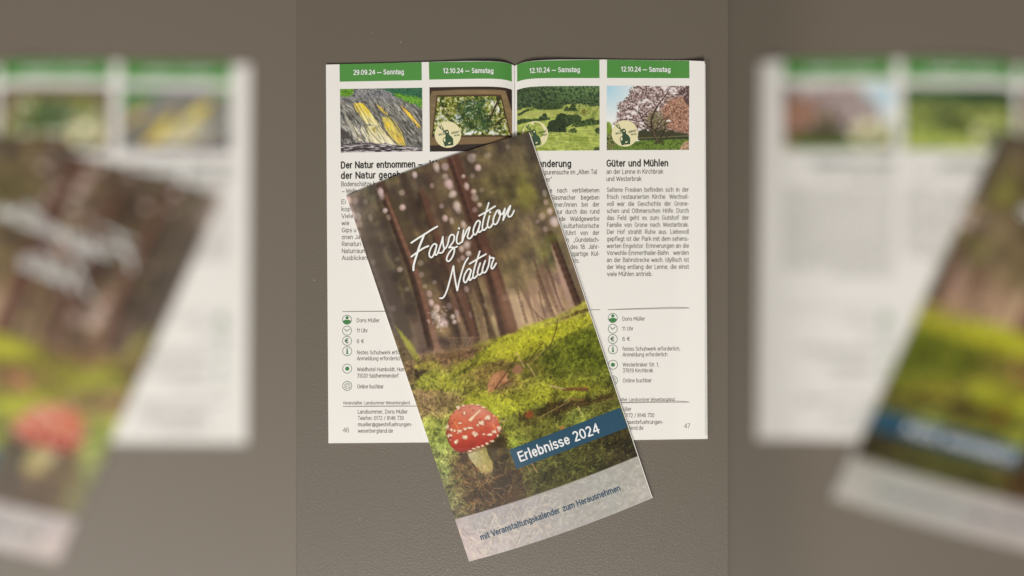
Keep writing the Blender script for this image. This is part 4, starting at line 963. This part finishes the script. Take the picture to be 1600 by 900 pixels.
WEIGHT = {0: 0.060, 1: 0.100, 2: 0.096}
def text_mesh(name, lines, bold, mat, parent, surf, lift):
    """lines: (text, x0, x1, baseline_y0, baseline_y1, cap_height, mode); mode 'fit' stretches the line, 'just' its word gaps"""
    strokes, rads = [], []
    kpar = 128.6 / max(line_strokes(t)[1] for t in ART_D) * 1.0     # one letter width for all justified text
    for (txt, x0, x1, y0, y1, cap, mode) in lines:
        L = math.hypot(x1 - x0, y1 - y0); ex, ey = (x1 - x0) / L, (y1 - y0) / L
        r = WEIGHT[bold] * cap
        if mode == 'fit':
            parts, w = line_strokes(txt, 0.05 if bold == 0 else 0.085)
            k = (L + .1 * cap) / w; off_ = [(parts, -.05 * cap)]
        else:
            ws = [line_strokes(t) for t in txt.split(' ')]
            tot = sum(w for _, w in ws)
            k = min(kpar, L / (tot + .20 * (len(ws) - 1)))
            gap = (L - tot * k) / max(1, len(ws) - 1); a = 0; off_ = []
            for p_, w in ws: off_.append((p_, a)); a += w * k + gap
        for parts, st in off_:
            for s_ in parts:
                a = s_[:, 0] * k + st; h = s_[:, 1] * cap
                strokes.append(np.stack([x0 + a * ex + h * ey, y0 + a * ey - h * ex], 1)); rads.append(r)
    V, F = pen_mesh(strokes, rads, surf, lift, 0.00002)
    return mesh_obj(name, V, F, mat, parent, True)

def stroke_mesh(name, strokes, rads, mat, parent, surf, lift, ht=0.00006):
    """round-ended pen strokes, very slightly raised"""
    V, F = pen_mesh([spline(s_, 7) if len(s_) > 2 else s_ for s_ in strokes], rads, surf, lift, ht, 8)
    return mesh_obj(name, V, F, mat, parent, True)

def on_page(X, Y, lift): return px(X, Y + dip(X, Y), page_z(X) + lift)
def on_cover(X, Y, lift): return px(X, Y, cover_z(X, Y) + lift)

def shape_mesh(name, polys, mat, parent, surf, lift):
    """flat printed outlines, each with a hair of lift of its own"""
    VV, FF, n = [], [], 0
    for i, P in enumerate(polys):
        P = np.array(P, float)
        VV.append(surf(P[:, 0], P[:, 1], lift + i * 0.00001)); FF.append(tuple(range(n + len(P) - 1, n - 1, -1))); n += len(P)
    return mesh_obj(name, np.concatenate(VV), FF, mat, parent, False)

def circle(cx, cy, r, n=40, a0=0.0, a1=2 * math.pi):
    return [(cx + r * math.cos(a0 + (a1 - a0) * i / n), cy + r * math.sin(a0 + (a1 - a0) * i / n)) for i in range(n)]

# ---------------------------------------------------------------- table and lower ground
def box(name, x0, x1, y0, y1, z0, z1, mat):
    b = 0.0002
    V = [(x0, y0, z0), (x1, y0, z0), (x1, y1, z0), (x0, y1, z0), (x0, y0, z1 - b), (x1, y0, z1 - b), (x1, y1, z1 - b), (x0, y1, z1 - b),
         (x0 + b, y0 + b, z1), (x1 - b, y0 + b, z1), (x1 - b, y1 - b, z1), (x0 + b, y1 - b, z1)]
    F = [(3, 2, 1, 0), (0, 1, 5, 4), (1, 2, 6, 5), (2, 3, 7, 6), (3, 0, 4, 7), (4, 5, 9, 8), (5, 6, 10, 9), (6, 7, 11, 10), (7, 4, 8, 11), (8, 9, 10, 11)]
    o = mesh_obj(name, V, F, mat, None, False); o["kind"] = "structure"
    return o
box("table", (463 - 800) * S, (1138 - 800) * S, -0.62, 0.62, -DROP, 0.0, M_LEATHER)
fl = mesh_obj("floor", [(-6, -6, -DROP), (6, -6, -DROP), (6, 6, -DROP), (-6, 6, -DROP)], [(0, 1, 2, 3)], M_FLOOR, None, False)
fl["kind"] = "structure"

# ---------------------------------------------------------------- what is written
DATES = [("29.09.24 — Sonntag", 552.6, 631.6, 116.4, 115.4, 6.9), ("12.10.24 — Samstag", 693, 771.4, 113.8, 113.2, 6.9),
         ("12.10.24 — Samstag", 828, 906.6, 112.4, 112.0, 6.9), ("12.10.24 — Samstag", 971, 1048, 111.2, 112.0, 6.9)]
HEAD_A = [("Der Natur entnommen –", 533.2, 660, 262.8, 261.0, 9.6), ("der Natur gegeben", 533.2, 640.5, 279, 277.4, 9.6)]
HEAD_B = [("Wa", 672, 690, 260.5, 260.2, 9.6)]
HEAD_C = [("anderung", 841.5, 893, 260.6, 260.4, 9.6)]
HEAD_D = [("Güter und Mühlen", 948.2, 1044.6, 259.8, 259.4, 9.6)]
SUB_A = [("Bodenschätze b", 533.4, 587, 291, 290.6, 6.7), ("– Walle", 534.6, 558, 302, 301.8, 6.7)]
SUB_C = [("Spurensuche im „Alten Tal", 847, 933, 272.6, 271.8, 6.7), ("ner“", 849, 863, 283.8, 283.7, 6.7)]
SUB_D = [("an der Lenne in Kirchbrak", 948, 1036.3, 271.6, 271.2, 6.7), ("und Westerbrak", 948, 1002.4, 282.8, 282.5, 6.7)]
ART_A = [("Ei", 533.6, 541, 318.6), ("kop", 533.8, 548, 329.9), ("Viele", 534, 552, 340.8), ("wie", 534.1, 546, 351.8), ("Gips u", 534.2, 557, 362.8), ("onen Ja", 534.2, 563, 373.6),
         ("Renaturi", 534.3, 564, 384.4), ("Naturraum", 534.3, 572, 395.4), ("Ausblicken", 534.4, 574, 406.2)]
ART_C = [("ne nach verbliebenen", 855, 300.6), ("Glasmacher begeben", 860, 311.8), ("hmer/innen bei der", 863, 322.8), ("our durch das rund", 868.4, 333.8), ("nde Waldgewerbe", 871.5, 345),
         ("kulturhistorische", 880.8, 356), ("führt von der", 883.6, 367), ("en „Gundelach-", 881, 377.8), ("“ des 18. Jahr-", 885, 388.8), ("zigartige Kul-", 890, 399.6)]
ART_D = ["Seltene Fresken befinden sich in der", "frisch restaurierten Kirche. Wechsel-", "voll war die Geschichte der Grone-", "schen und Othmerschen Höfe. Durch", "das Feld geht es zum Gutshof der",
         "Familie von Grone nach Westerbrak.", "Der Hof strahlt Ruhe aus. Liebevoll", "gepflegt ist der Park mit dem sehens-", "werten Engelstor. Erinnerungen an die", "Vorwohle-Emmerthaler-Bahn werden",
         "an der Bahnstrecke wach. Idyllisch ist", "der Weg entlang der Lenne, die einst"]
artA = [(t, a, b, y, y - .2, 6.5, 'fit') for t, a, b, y in ART_A]
artC = [(t, a, 937, y + .2, y - .2, 6.5, 'just') for t, a, y in ART_C] + [("tals.", 890.5, 906, 410.4, 410.2, 6.5, 'fit')]
artD = [(t, 948.2, 1076.8, 299.8 + 10.96 * i, 299.3 + 10.96 * i, 6.5, 'just') for i, t in enumerate(ART_D)] + [("viele Mühlen antrieb.", 949, 1019.6, 431.4, 431.0, 6.5, 'fit')]
CON_A = [("Doris Müller", 557.6, 593.2, 503.5, 5.7), ("11 Uhr", 557.8, 574.8, 519.4, 5.7), ("6 €", 557.8, 569, 536, 5.7), ("festes Schuhwerk erforderlich,", 557.8, 648, 553.6, 5.7), ("Anmeldung erforderlich", 558, 627.8, 562.9, 5.7),
         ("Waldhotel Humboldt, Humboldt", 558.2, 648, 580, 5.7), ("31020 Salzhemmendorf", 558.4, 622.8, 589.9, 5.7), ("Online buchbar", 558.4, 599.5, 606.8, 5.7),
         ("Landsommer, Doris Müller", 559.2, 637, 646.2, 5.8), ("Telefon: 0172 / 8146 730", 559.4, 631, 656.2, 5.8), ("mueller@gaestefuehrungen-", 559.4, 644.2, 666, 5.8), ("weserbergland.de", 559.6, 614, 676, 5.8)]
CON_D = [("Doris Müller", 972.8, 1008, 501, 5.7), ("11 Uhr", 972.8, 989.8, 516.4, 5.7), ("6 €", 972.8, 984.6, 532.4, 5.7), ("festes Schuhwerk erforderlich,", 973, 1063, 547.8, 5.7), ("Anmeldung erforderlich", 973.2, 1043, 556.8, 5.7),
         ("Westerbraker Str. 1,", 973.4, 1029.6, 572.6, 5.7), ("37619 Kirchbrak", 973.4, 1020.4, 581.8, 5.7), ("Online buchbar", 973.4, 1018.4, 597.4, 5.7),
         ("Doris Müller", 951, 986.6, 642.4, 5.8), ("Telefon: 0172 / 8146 730", 951, 1022.4, 652, 5.8), ("mueller@gaestefuehrungen-", 951, 1036.4, 662.4, 5.8), ("weserbergland.de", 951, 1005.4, 671.6, 5.8)]
conA = [(t, a, b, y, y - .1, c, 'fit') for t, a, b, y, c in CON_A]
conD = [(t, a, b, y + .1, y - .3, c, 'fit') for t, a, b, y, c in CON_D]
ORG_A = [("Veranstalter: Landsommer Weserbergland", 536, 640.2, 631.9, 631.6, 4.7, 'fit')]
ORG_D = [("Veranstalter: Landsommer Weserbergland", 950, 1054, 626.8, 626.2, 4.7, 'fit')]
NUM_A = [("46", 535.8, 545.6, 675.4, 675.4, 6.9, 'fit')]; NUM_D = [("47", 1069.2, 1078.4, 669.2, 669.0, 6.9, 'fit')]
STRIP = [("Erlebnisse 2024", 813.4, 938.2, 720.6, 674.6, 14.0, 'fit')]
FOOT = [("mit Veranstaltungskalender", 752.6, 876, 843.8, 800.6, 8.6, 'fit'), ("zum Herausnehmen", 881, 970.4, 798.8, 765.6, 8.6, 'fit')]
fit = lambda L: [l + ('fit',) for l in L]
BADGE_TXT = [("WILDE", -14.2, -3.0, 1.9, -.5, 3.0), ("HEIMAT", 5.8, 18.6, -.6, -3.4, 3.0), ("WESER", 10.0, 18.6, 2.8, 1.6, 2.2)]
# ---------------------------------------------------------------- the open booklet
L1, L2, L3, L4 = 0.00008, 0.00014, 0.00019, 0.00024
BOOK_GROUP = "open booklets lying on the desk"
BROCH_GROUP = "toadstool brochures lying on the booklets"
book = thing("open_booklet", "sharply printed open booklet with green date bars in the middle, under the sharp toadstool brochure", "booklet", BOOK_GROUP, (0.0, 0.02, 0.0))

def page(xl, xr, yt, yb):
    nx, ny = 150, 60
    u, v = np.meshgrid(np.linspace(0, 1, nx), np.linspace(0, 1, ny))
    X = (1 - u) * (xl[0] * (1 - v) + xl[1] * v) + u * (xr[0] * (1 - v) + xr[1] * v)
    t = np.interp(X, yt[0], yt[1]); b = np.interp(X, yb[0], yb[1])
    Y = t * (1 - v) + b * v
    return X, Y + dip(X, Y)
topL = ([509, 570, 660, 730, 800, 806], [101, 99.4, 97.0, 95.4, 95.0, 95.0]); topR = ([803, 815, 870, 940, 1077, 1106], [95.0, 94.6, 93.2, 93.0, 94.6, 96.0])
botL = ([509, 700, 806], [692.6, 691, 690]); botR = ([803, 960, 1106], [690, 688, 685.6])
X, Y = page((509.3, 513.2), (804.0, 804.0), topL, botL)
pl = slab("page", X, Y, page_z(X), 0.0002, M_PAPER, book)
X, Y = page((804.6, 804.6), (1101.0, 1101.4), topR, botR)
pr = slab("page", X, Y, page_z(X), 0.0002, M_PAPER, book)
# sheets underneath, showing as a second edge at the right
X, Y = page((511.0, 514.0), (803.6, 803.6), topL, botL)
zt = page_z(X) - 0.00035
slab("page_stack", X, Y, zt, (zt - 0.0001), M_PAPER, book)
X, Y = page((805.0, 805.0), (1102.2, 1105.6), ([803, 870, 1077, 1110], [95.2, 94, 95.6, 100.5]), botR)
zt = page_z(X) - edge_lift(X) - 0.00035 - 0.0009 * np.clip((X - 1060) / 42, 0, 1) ** 2
slab("page_stack", X, Y, zt, (zt - 0.0001), M_PAPER, book)

BARS = [((530.5, 530.8), (658.8, 659.0), (99.9, 97.0), (127.6, 125.4)), ((670.0, 670.6), (799.6, 799.8), (96.7, 94.9), (124.4, 121.8)),
        ((807.8, 808), (936.6, 936.8), (94.6, 93.0), (121.8, 122.0)), ((948.4, 948.4), (1077.0, 1077.2), (93.0, 94.7), (121.8, 122.2))]
for (xl, xr, yt, yb), d in zip(BARS, DATES):
    b = page_sheet("date_bar", xl, xr, (yt[0] + .35, yt[1] + .35), yb, M_GREEN, book, L1, 110, 6)
    text_mesh("date_text", [d + ('fit',)], 1, M_WHITE, b, on_page, L2)

PHOTOS = [(paint_cliff, (531.2, 532.4), (659.6, 660.4), (139.2, 137.2), (238.6, 236.2), None, "photo of a grey quarry face with yellow rock"),
          (paint_skylight, (671, 671.6), (800.0, 800.4), (136.4, 134.4), (237, 235.6), (699.8, 210.3), "photo of leaves seen through a wooden roof window"),
          (paint_meadow, (807.8, 807.8), (936.8, 936.8), (134.6, 134.4), (235.8, 235.0), (836, 209.6), "photo of green meadows below a dark wood"),
          (paint_blossom, (948.1, 948), (1077, 1076.4), (134.2, 134.2), (234.6, 234.2), (976.3, 208.6), "photo of a pink blossoming tree on a lawn")]
def badge(cx, cy, parent):
    d = shape_mesh("round_badge", [circle(cx, cy, 20.6, 56)], M_BADGE, parent, on_page, L2)
    W = lambda pts: [(cx + (a - 505) / 16.07, cy + (b - 468) / 16.07) for a, b in pts]
    d.parent = parent
    # the emblem, its antlers and the words are ink on the badge: one sheet per ink colour, joined below
    polys = [W([(375,590),(395,560),(435,530),(450,500),(440,470),(440,430),(430,408),(385,412),(370,390),(430,368),(450,352),(485,340),(515,360),(533,400),(535,460),(560,490),(600,520),(635,570),(642,640),(640,735),(560,742),(495,752),(430,768),(415,735),(400,680),(380,640)])]
    e = shape_mesh("emblem", polys, M_EMBLEM, parent, on_page, L3)
    ant = [[(430,378),(390,356),(340,328),(305,292),(280,262)],[(305,292),(320,262),(330,240)],[(325,318),(335,280),(345,215)],[(292,276),(285,258),(288,232)],[(405,362),(388,330),(374,268)],[(390,356),(372,322),(368,290)]]
    am = stroke_mesh("antlers", [W(s_) for s_ in ant], [.62, .4, .42, .4, .42, .35], M_EMBLEM, parent, on_page, L3, 0.00002)
    lt = shape_mesh("emblem_light", [W([(510,680),(545,665),(580,658),(565,690),(525,708)]), W(circle(486, 402, 20, 14)), W([(385,600),(420,560),(440,560),(445,640),(420,650)]), W([(475,745),(490,735),(500,750)])], M_BADGE, parent, on_page, L4)
    tx = text_mesh("badge_text", [(t, cx + a, cx + b, cy + y0, cy + y1, c, 'fit') for t, a, b, y0, y1, c in BADGE_TXT], 1, M_EMBLEM, parent, on_page, L3)
    join(d, [e, am, lt, tx])

def join(base, others):
    """put the inks of one printed piece into one mesh"""
    mats = [base.data.materials[0]]
    V = [np.array([v.co for v in base.data.vertices])]; F = [tuple(p_.vertices) for p_ in base.data.polygons]; MI = [0] * len(F); n = len(V[0])
    for o in others:
        if o.data.materials[0] not in mats: mats.append(o.data.materials[0])
        mi = mats.index(o.data.materials[0])
        V.append(np.array([v.co for v in o.data.vertices]))
        for p_ in o.data.polygons: F.append(tuple(i + n for i in p_.vertices)); MI.append(mi)
        n += len(V[-1]); me = o.data; bpy.data.objects.remove(o); bpy.data.meshes.remove(me)
    me = bpy.data.meshes.new(base.data.name); me.from_pydata(np.concatenate(V).tolist(), [], F)
    for m_ in mats: me.materials.append(m_)
    me.polygons.foreach_set("material_index", MI); me.polygons.foreach_set("use_smooth", np.zeros(len(me.polygons), bool)); me.update()
    old = base.data; base.data = me; bpy.data.meshes.remove(old)

for fn, xl, xr, yt, yb, bd, lab in PHOTOS:
    ph = page_sheet("photo", xl, xr, yt, yb, M_PHOTO, book, L1, 200, 156, fn)
    ph["label"] = lab
    if bd: badge(bd[0], bd[1], ph)

for L in (HEAD_A, HEAD_B, HEAD_C, HEAD_D): text_mesh("heading", fit(L), 1, M_DARK, book, on_page, L1)
for L in (SUB_A, SUB_C, SUB_D): text_mesh("subheading", fit(L), 0, M_GREY, book, on_page, L1)
for L in (artA, artC, artD): text_mesh("article_text", L, 0, M_GREY, book, on_page, L1)
for L in (conA, conD): text_mesh("contact_text", L, 0, M_GREY, book, on_page, L1)
for L in (ORG_A, ORG_D): text_mesh("organiser_text", L, 0, M_GREY, book, on_page, L1)
for L in (NUM_A, NUM_D): text_mesh("page_number", L, 0, M_RULE, book, on_page, L1)
for a, b in [((535, 486.9), (656, 486.3)), ((900, 484.4), (938, 484)), ((950, 484), (1077, 481.4)), ((535.6, 635.2), (660, 634.6)), ((950, 629.6), (1077, 628.4))]:
    q = .42
    shape_mesh("rule_line", [[(a[0], a[1] - q), (b[0], b[1] - q), (b[0], b[1] + q), (a[0], a[1] + q)]], M_RULE, book, on_page, L1)

def ring(cx, cy, r, w): 
    n = 44
    o = circle(cx, cy, r, n); i_ = circle(cx, cy, r - w, n)
    return [[o[k], o[(k + 1) % n], i_[(k + 1) % n], i_[k]] for k in range(n)]
def icon(kind, cx, cy):
    def ringmesh():
        n = 44; o = circle(cx, cy, 7.5, n) + circle(cx, cy, 6.7, n); P = np.array(o)
        F = [(k, n + k, n + (k + 1) % n, (k + 1) % n) for k in range(n)]
        return mesh_obj("icon", on_page(P[:, 0], P[:, 1], L1), F, M_RING, book, False)
    r = ringmesh(); ex = []
    if kind == 'person':
        ex.append(shape_mesh("ink", [circle(cx + .1, cy - 3.2, 2.5, 20), [(cx + 6.5 * math.cos(a), cy + 6.5 * math.sin(a)) for a in np.linspace(.28, math.pi - .28, 20)] + [(cx - 4.6, cy + .9), (cx - 2.4, cy + .1), (cx + 2.4, cy + .1), (cx + 4.6, cy + .9)]], M_ICON, book, on_page, L1))
    if kind == 'clock':
        ex.append(stroke_mesh("ink", [[(cx - 4, cy - 2.6), (cx - .3, cy + 1.0)], [(cx - .3, cy + 1.0), (cx + 4, cy - 2.6)]], [.5, .5], M_RING, book, on_page, L1, 0.00002))
    if kind == 'euro': ex.append(text_mesh("ink", [("€", cx - 3, cx + 2.8, cy + 3.2, cy + 3.2, 6.6, 'fit')], 1, M_RING, book, on_page, L1))
    if kind == 'info':
        ex.append(shape_mesh("ink", [circle(cx, cy - 3.4, 1.25, 16), [(cx - 1.9, cy - 1.5), (cx + 1.2, cy - 1.5), (cx + 1.2, cy + 3.4), (cx + 2, cy + 3.4), (cx + 2, cy + 4.4), (cx - 2, cy + 4.4), (cx - 2, cy + 3.4), (cx - 1.2, cy + 3.4), (cx - 1.2, cy - .5), (cx - 1.9, cy - .5)]], M_ICON, book, on_page, L1))
    if kind == 'place': ex.append(shape_mesh("ink", [circle(cx, cy, 3.2, 28)], M_ICON, book, on_page, L1))
    if kind == 'globe':
        g = [circle(cx, cy, 4.6, 18) + [(cx + 4.6, cy)], [(cx - 4.3, cy - 1.4), (cx + 4.3, cy - 1.4)], [(cx - 4.3, cy + 1.6), (cx + 1, cy + 1.6)], [(cx - .2, cy - 4.6), (cx - 2.2, cy), (cx - .2, cy + 4.6)], [(cx + .2, cy - 4.6), (cx + 2.2, cy - 1)], [(cx + 1.4, cy + .4), (cx + 4.6, cy + 3.2), (cx + 2.6, cy + 3.6)]]
        ex.append(stroke_mesh("ink", g, [.22] * 6, M_RULE, book, on_page, L1, 0.00002))
    join(r, ex)
for cx, dy in [(542.2, 0), (957.4, 1)]:
    for kd, y0, y1 in [('person', 499.7, 496.9), ('clock', 516.8, 513.7), ('euro', 532.7, 529.8), ('info', 548.8, 546), ('place', 576.1, 570), ('globe', 603, 594.5)]:
        icon(kd, cx + (.3 if kd in ('info', 'place', 'globe') else 0), y1 if dy else y0)

# ---------------------------------------------------------------- the brochure on top
broch = thing("brochure", "sharply printed woodland brochure with red toadstool and blue strip, lying across the middle booklet", "brochure", BROCH_GROUP, (-0.006, -0.03, 0.002))
def cover_grid(nu, nv, u0=0.0, u1=1.0, v0=0.0, v1=1.0):
    u, v = np.meshgrid(np.linspace(u0, u1, nu), np.linspace(v0, v1, nv))
    return 541 + 285.5 * u + 192 * v, 306 - 99 * u + 571.5 * v + 4 * u * (1 - u) * (-5 + 11 * v)
X, Y = cover_grid(300, 606)
C = np.clip(srgb(paint_cover(X, Y) * 255) * PRINT_GAIN, 0, 0.85).reshape(-1, 3)
cov = mesh_obj("cover", px(X, Y, cover_z(X, Y)).reshape(-1, 3), grid_faces(300, 606), M_COVER, broch, True, C)
X, Y = cover_grid(50, 90, 0.0004, 1.0042, 0.0003, 0.9997)
slab("inner_pages", X, Y, cover_z(X, Y) - 0.00012, 0.0008, M_PAPER, broch)
P = np.array(BANNER, float)
u, v = np.meshgrid(np.linspace(0, 1, 60), np.linspace(0, 1, 16))
XY = (P[0] * (1 - u[..., None]) + P[1] * u[..., None]) * (1 - v[..., None]) + (P[3] * (1 - u[..., None]) + P[2] * u[..., None]) * v[..., None]
strip = mesh_obj("title_strip", on_cover(XY[..., 0], XY[..., 1], L1).reshape(-1, 3), grid_faces(60, 16), M_BLUE, broch, True)
text_mesh("strip_text", STRIP, 2, M_WHITE, strip, on_cover, L2)
rad = [1.5 if i in (0, 2) else 1.75 if i == 1 else 1.35 for i in range(len(TITLE_STROKES))]
for i, st in enumerate(TITLE_STROKES):
    if len(st) == 2: rad[i] = 1.7
stroke_mesh("title_lettering", TITLE_STROKES, rad, M_LETTER, broch, on_cover, L1)
text_mesh("footer_text", FOOT, 2, M_BLUETEXT, broch, on_cover, L1)

# ---------------------------------------------------------------- the wider, out-of-focus pairs lower down on either side
def copy_tree(o, parent=None):
    c = o.copy(); col.objects.link(c); c.parent = parent
    for ch in list(o.children): copy_tree(ch, c)
    return c
for dx, lab_b, lab_c in [(-798.6, "blurred wide booklet at the left edge, its page bearing yellow cliffs nearest the table", "blurred brochure at the left edge, showing its red toadstool"),
                         (794.0, "blurred wide booklet at the right edge, its page bearing a pink tree nearest the table", "blurred brochure at the right edge, showing its blue strip but no toadstool")]:
    for src, lab in [(book, lab_b), (broch, lab_c)]:
        c = copy_tree(src)
        l = src.location
        kx = 1.345 * KD
        c.scale = (-kx, KD, 1.0)
        c.location = (dx * S * KD - kx * l[0], KD * l[1], l[2] - DROP)
        c["label"] = lab
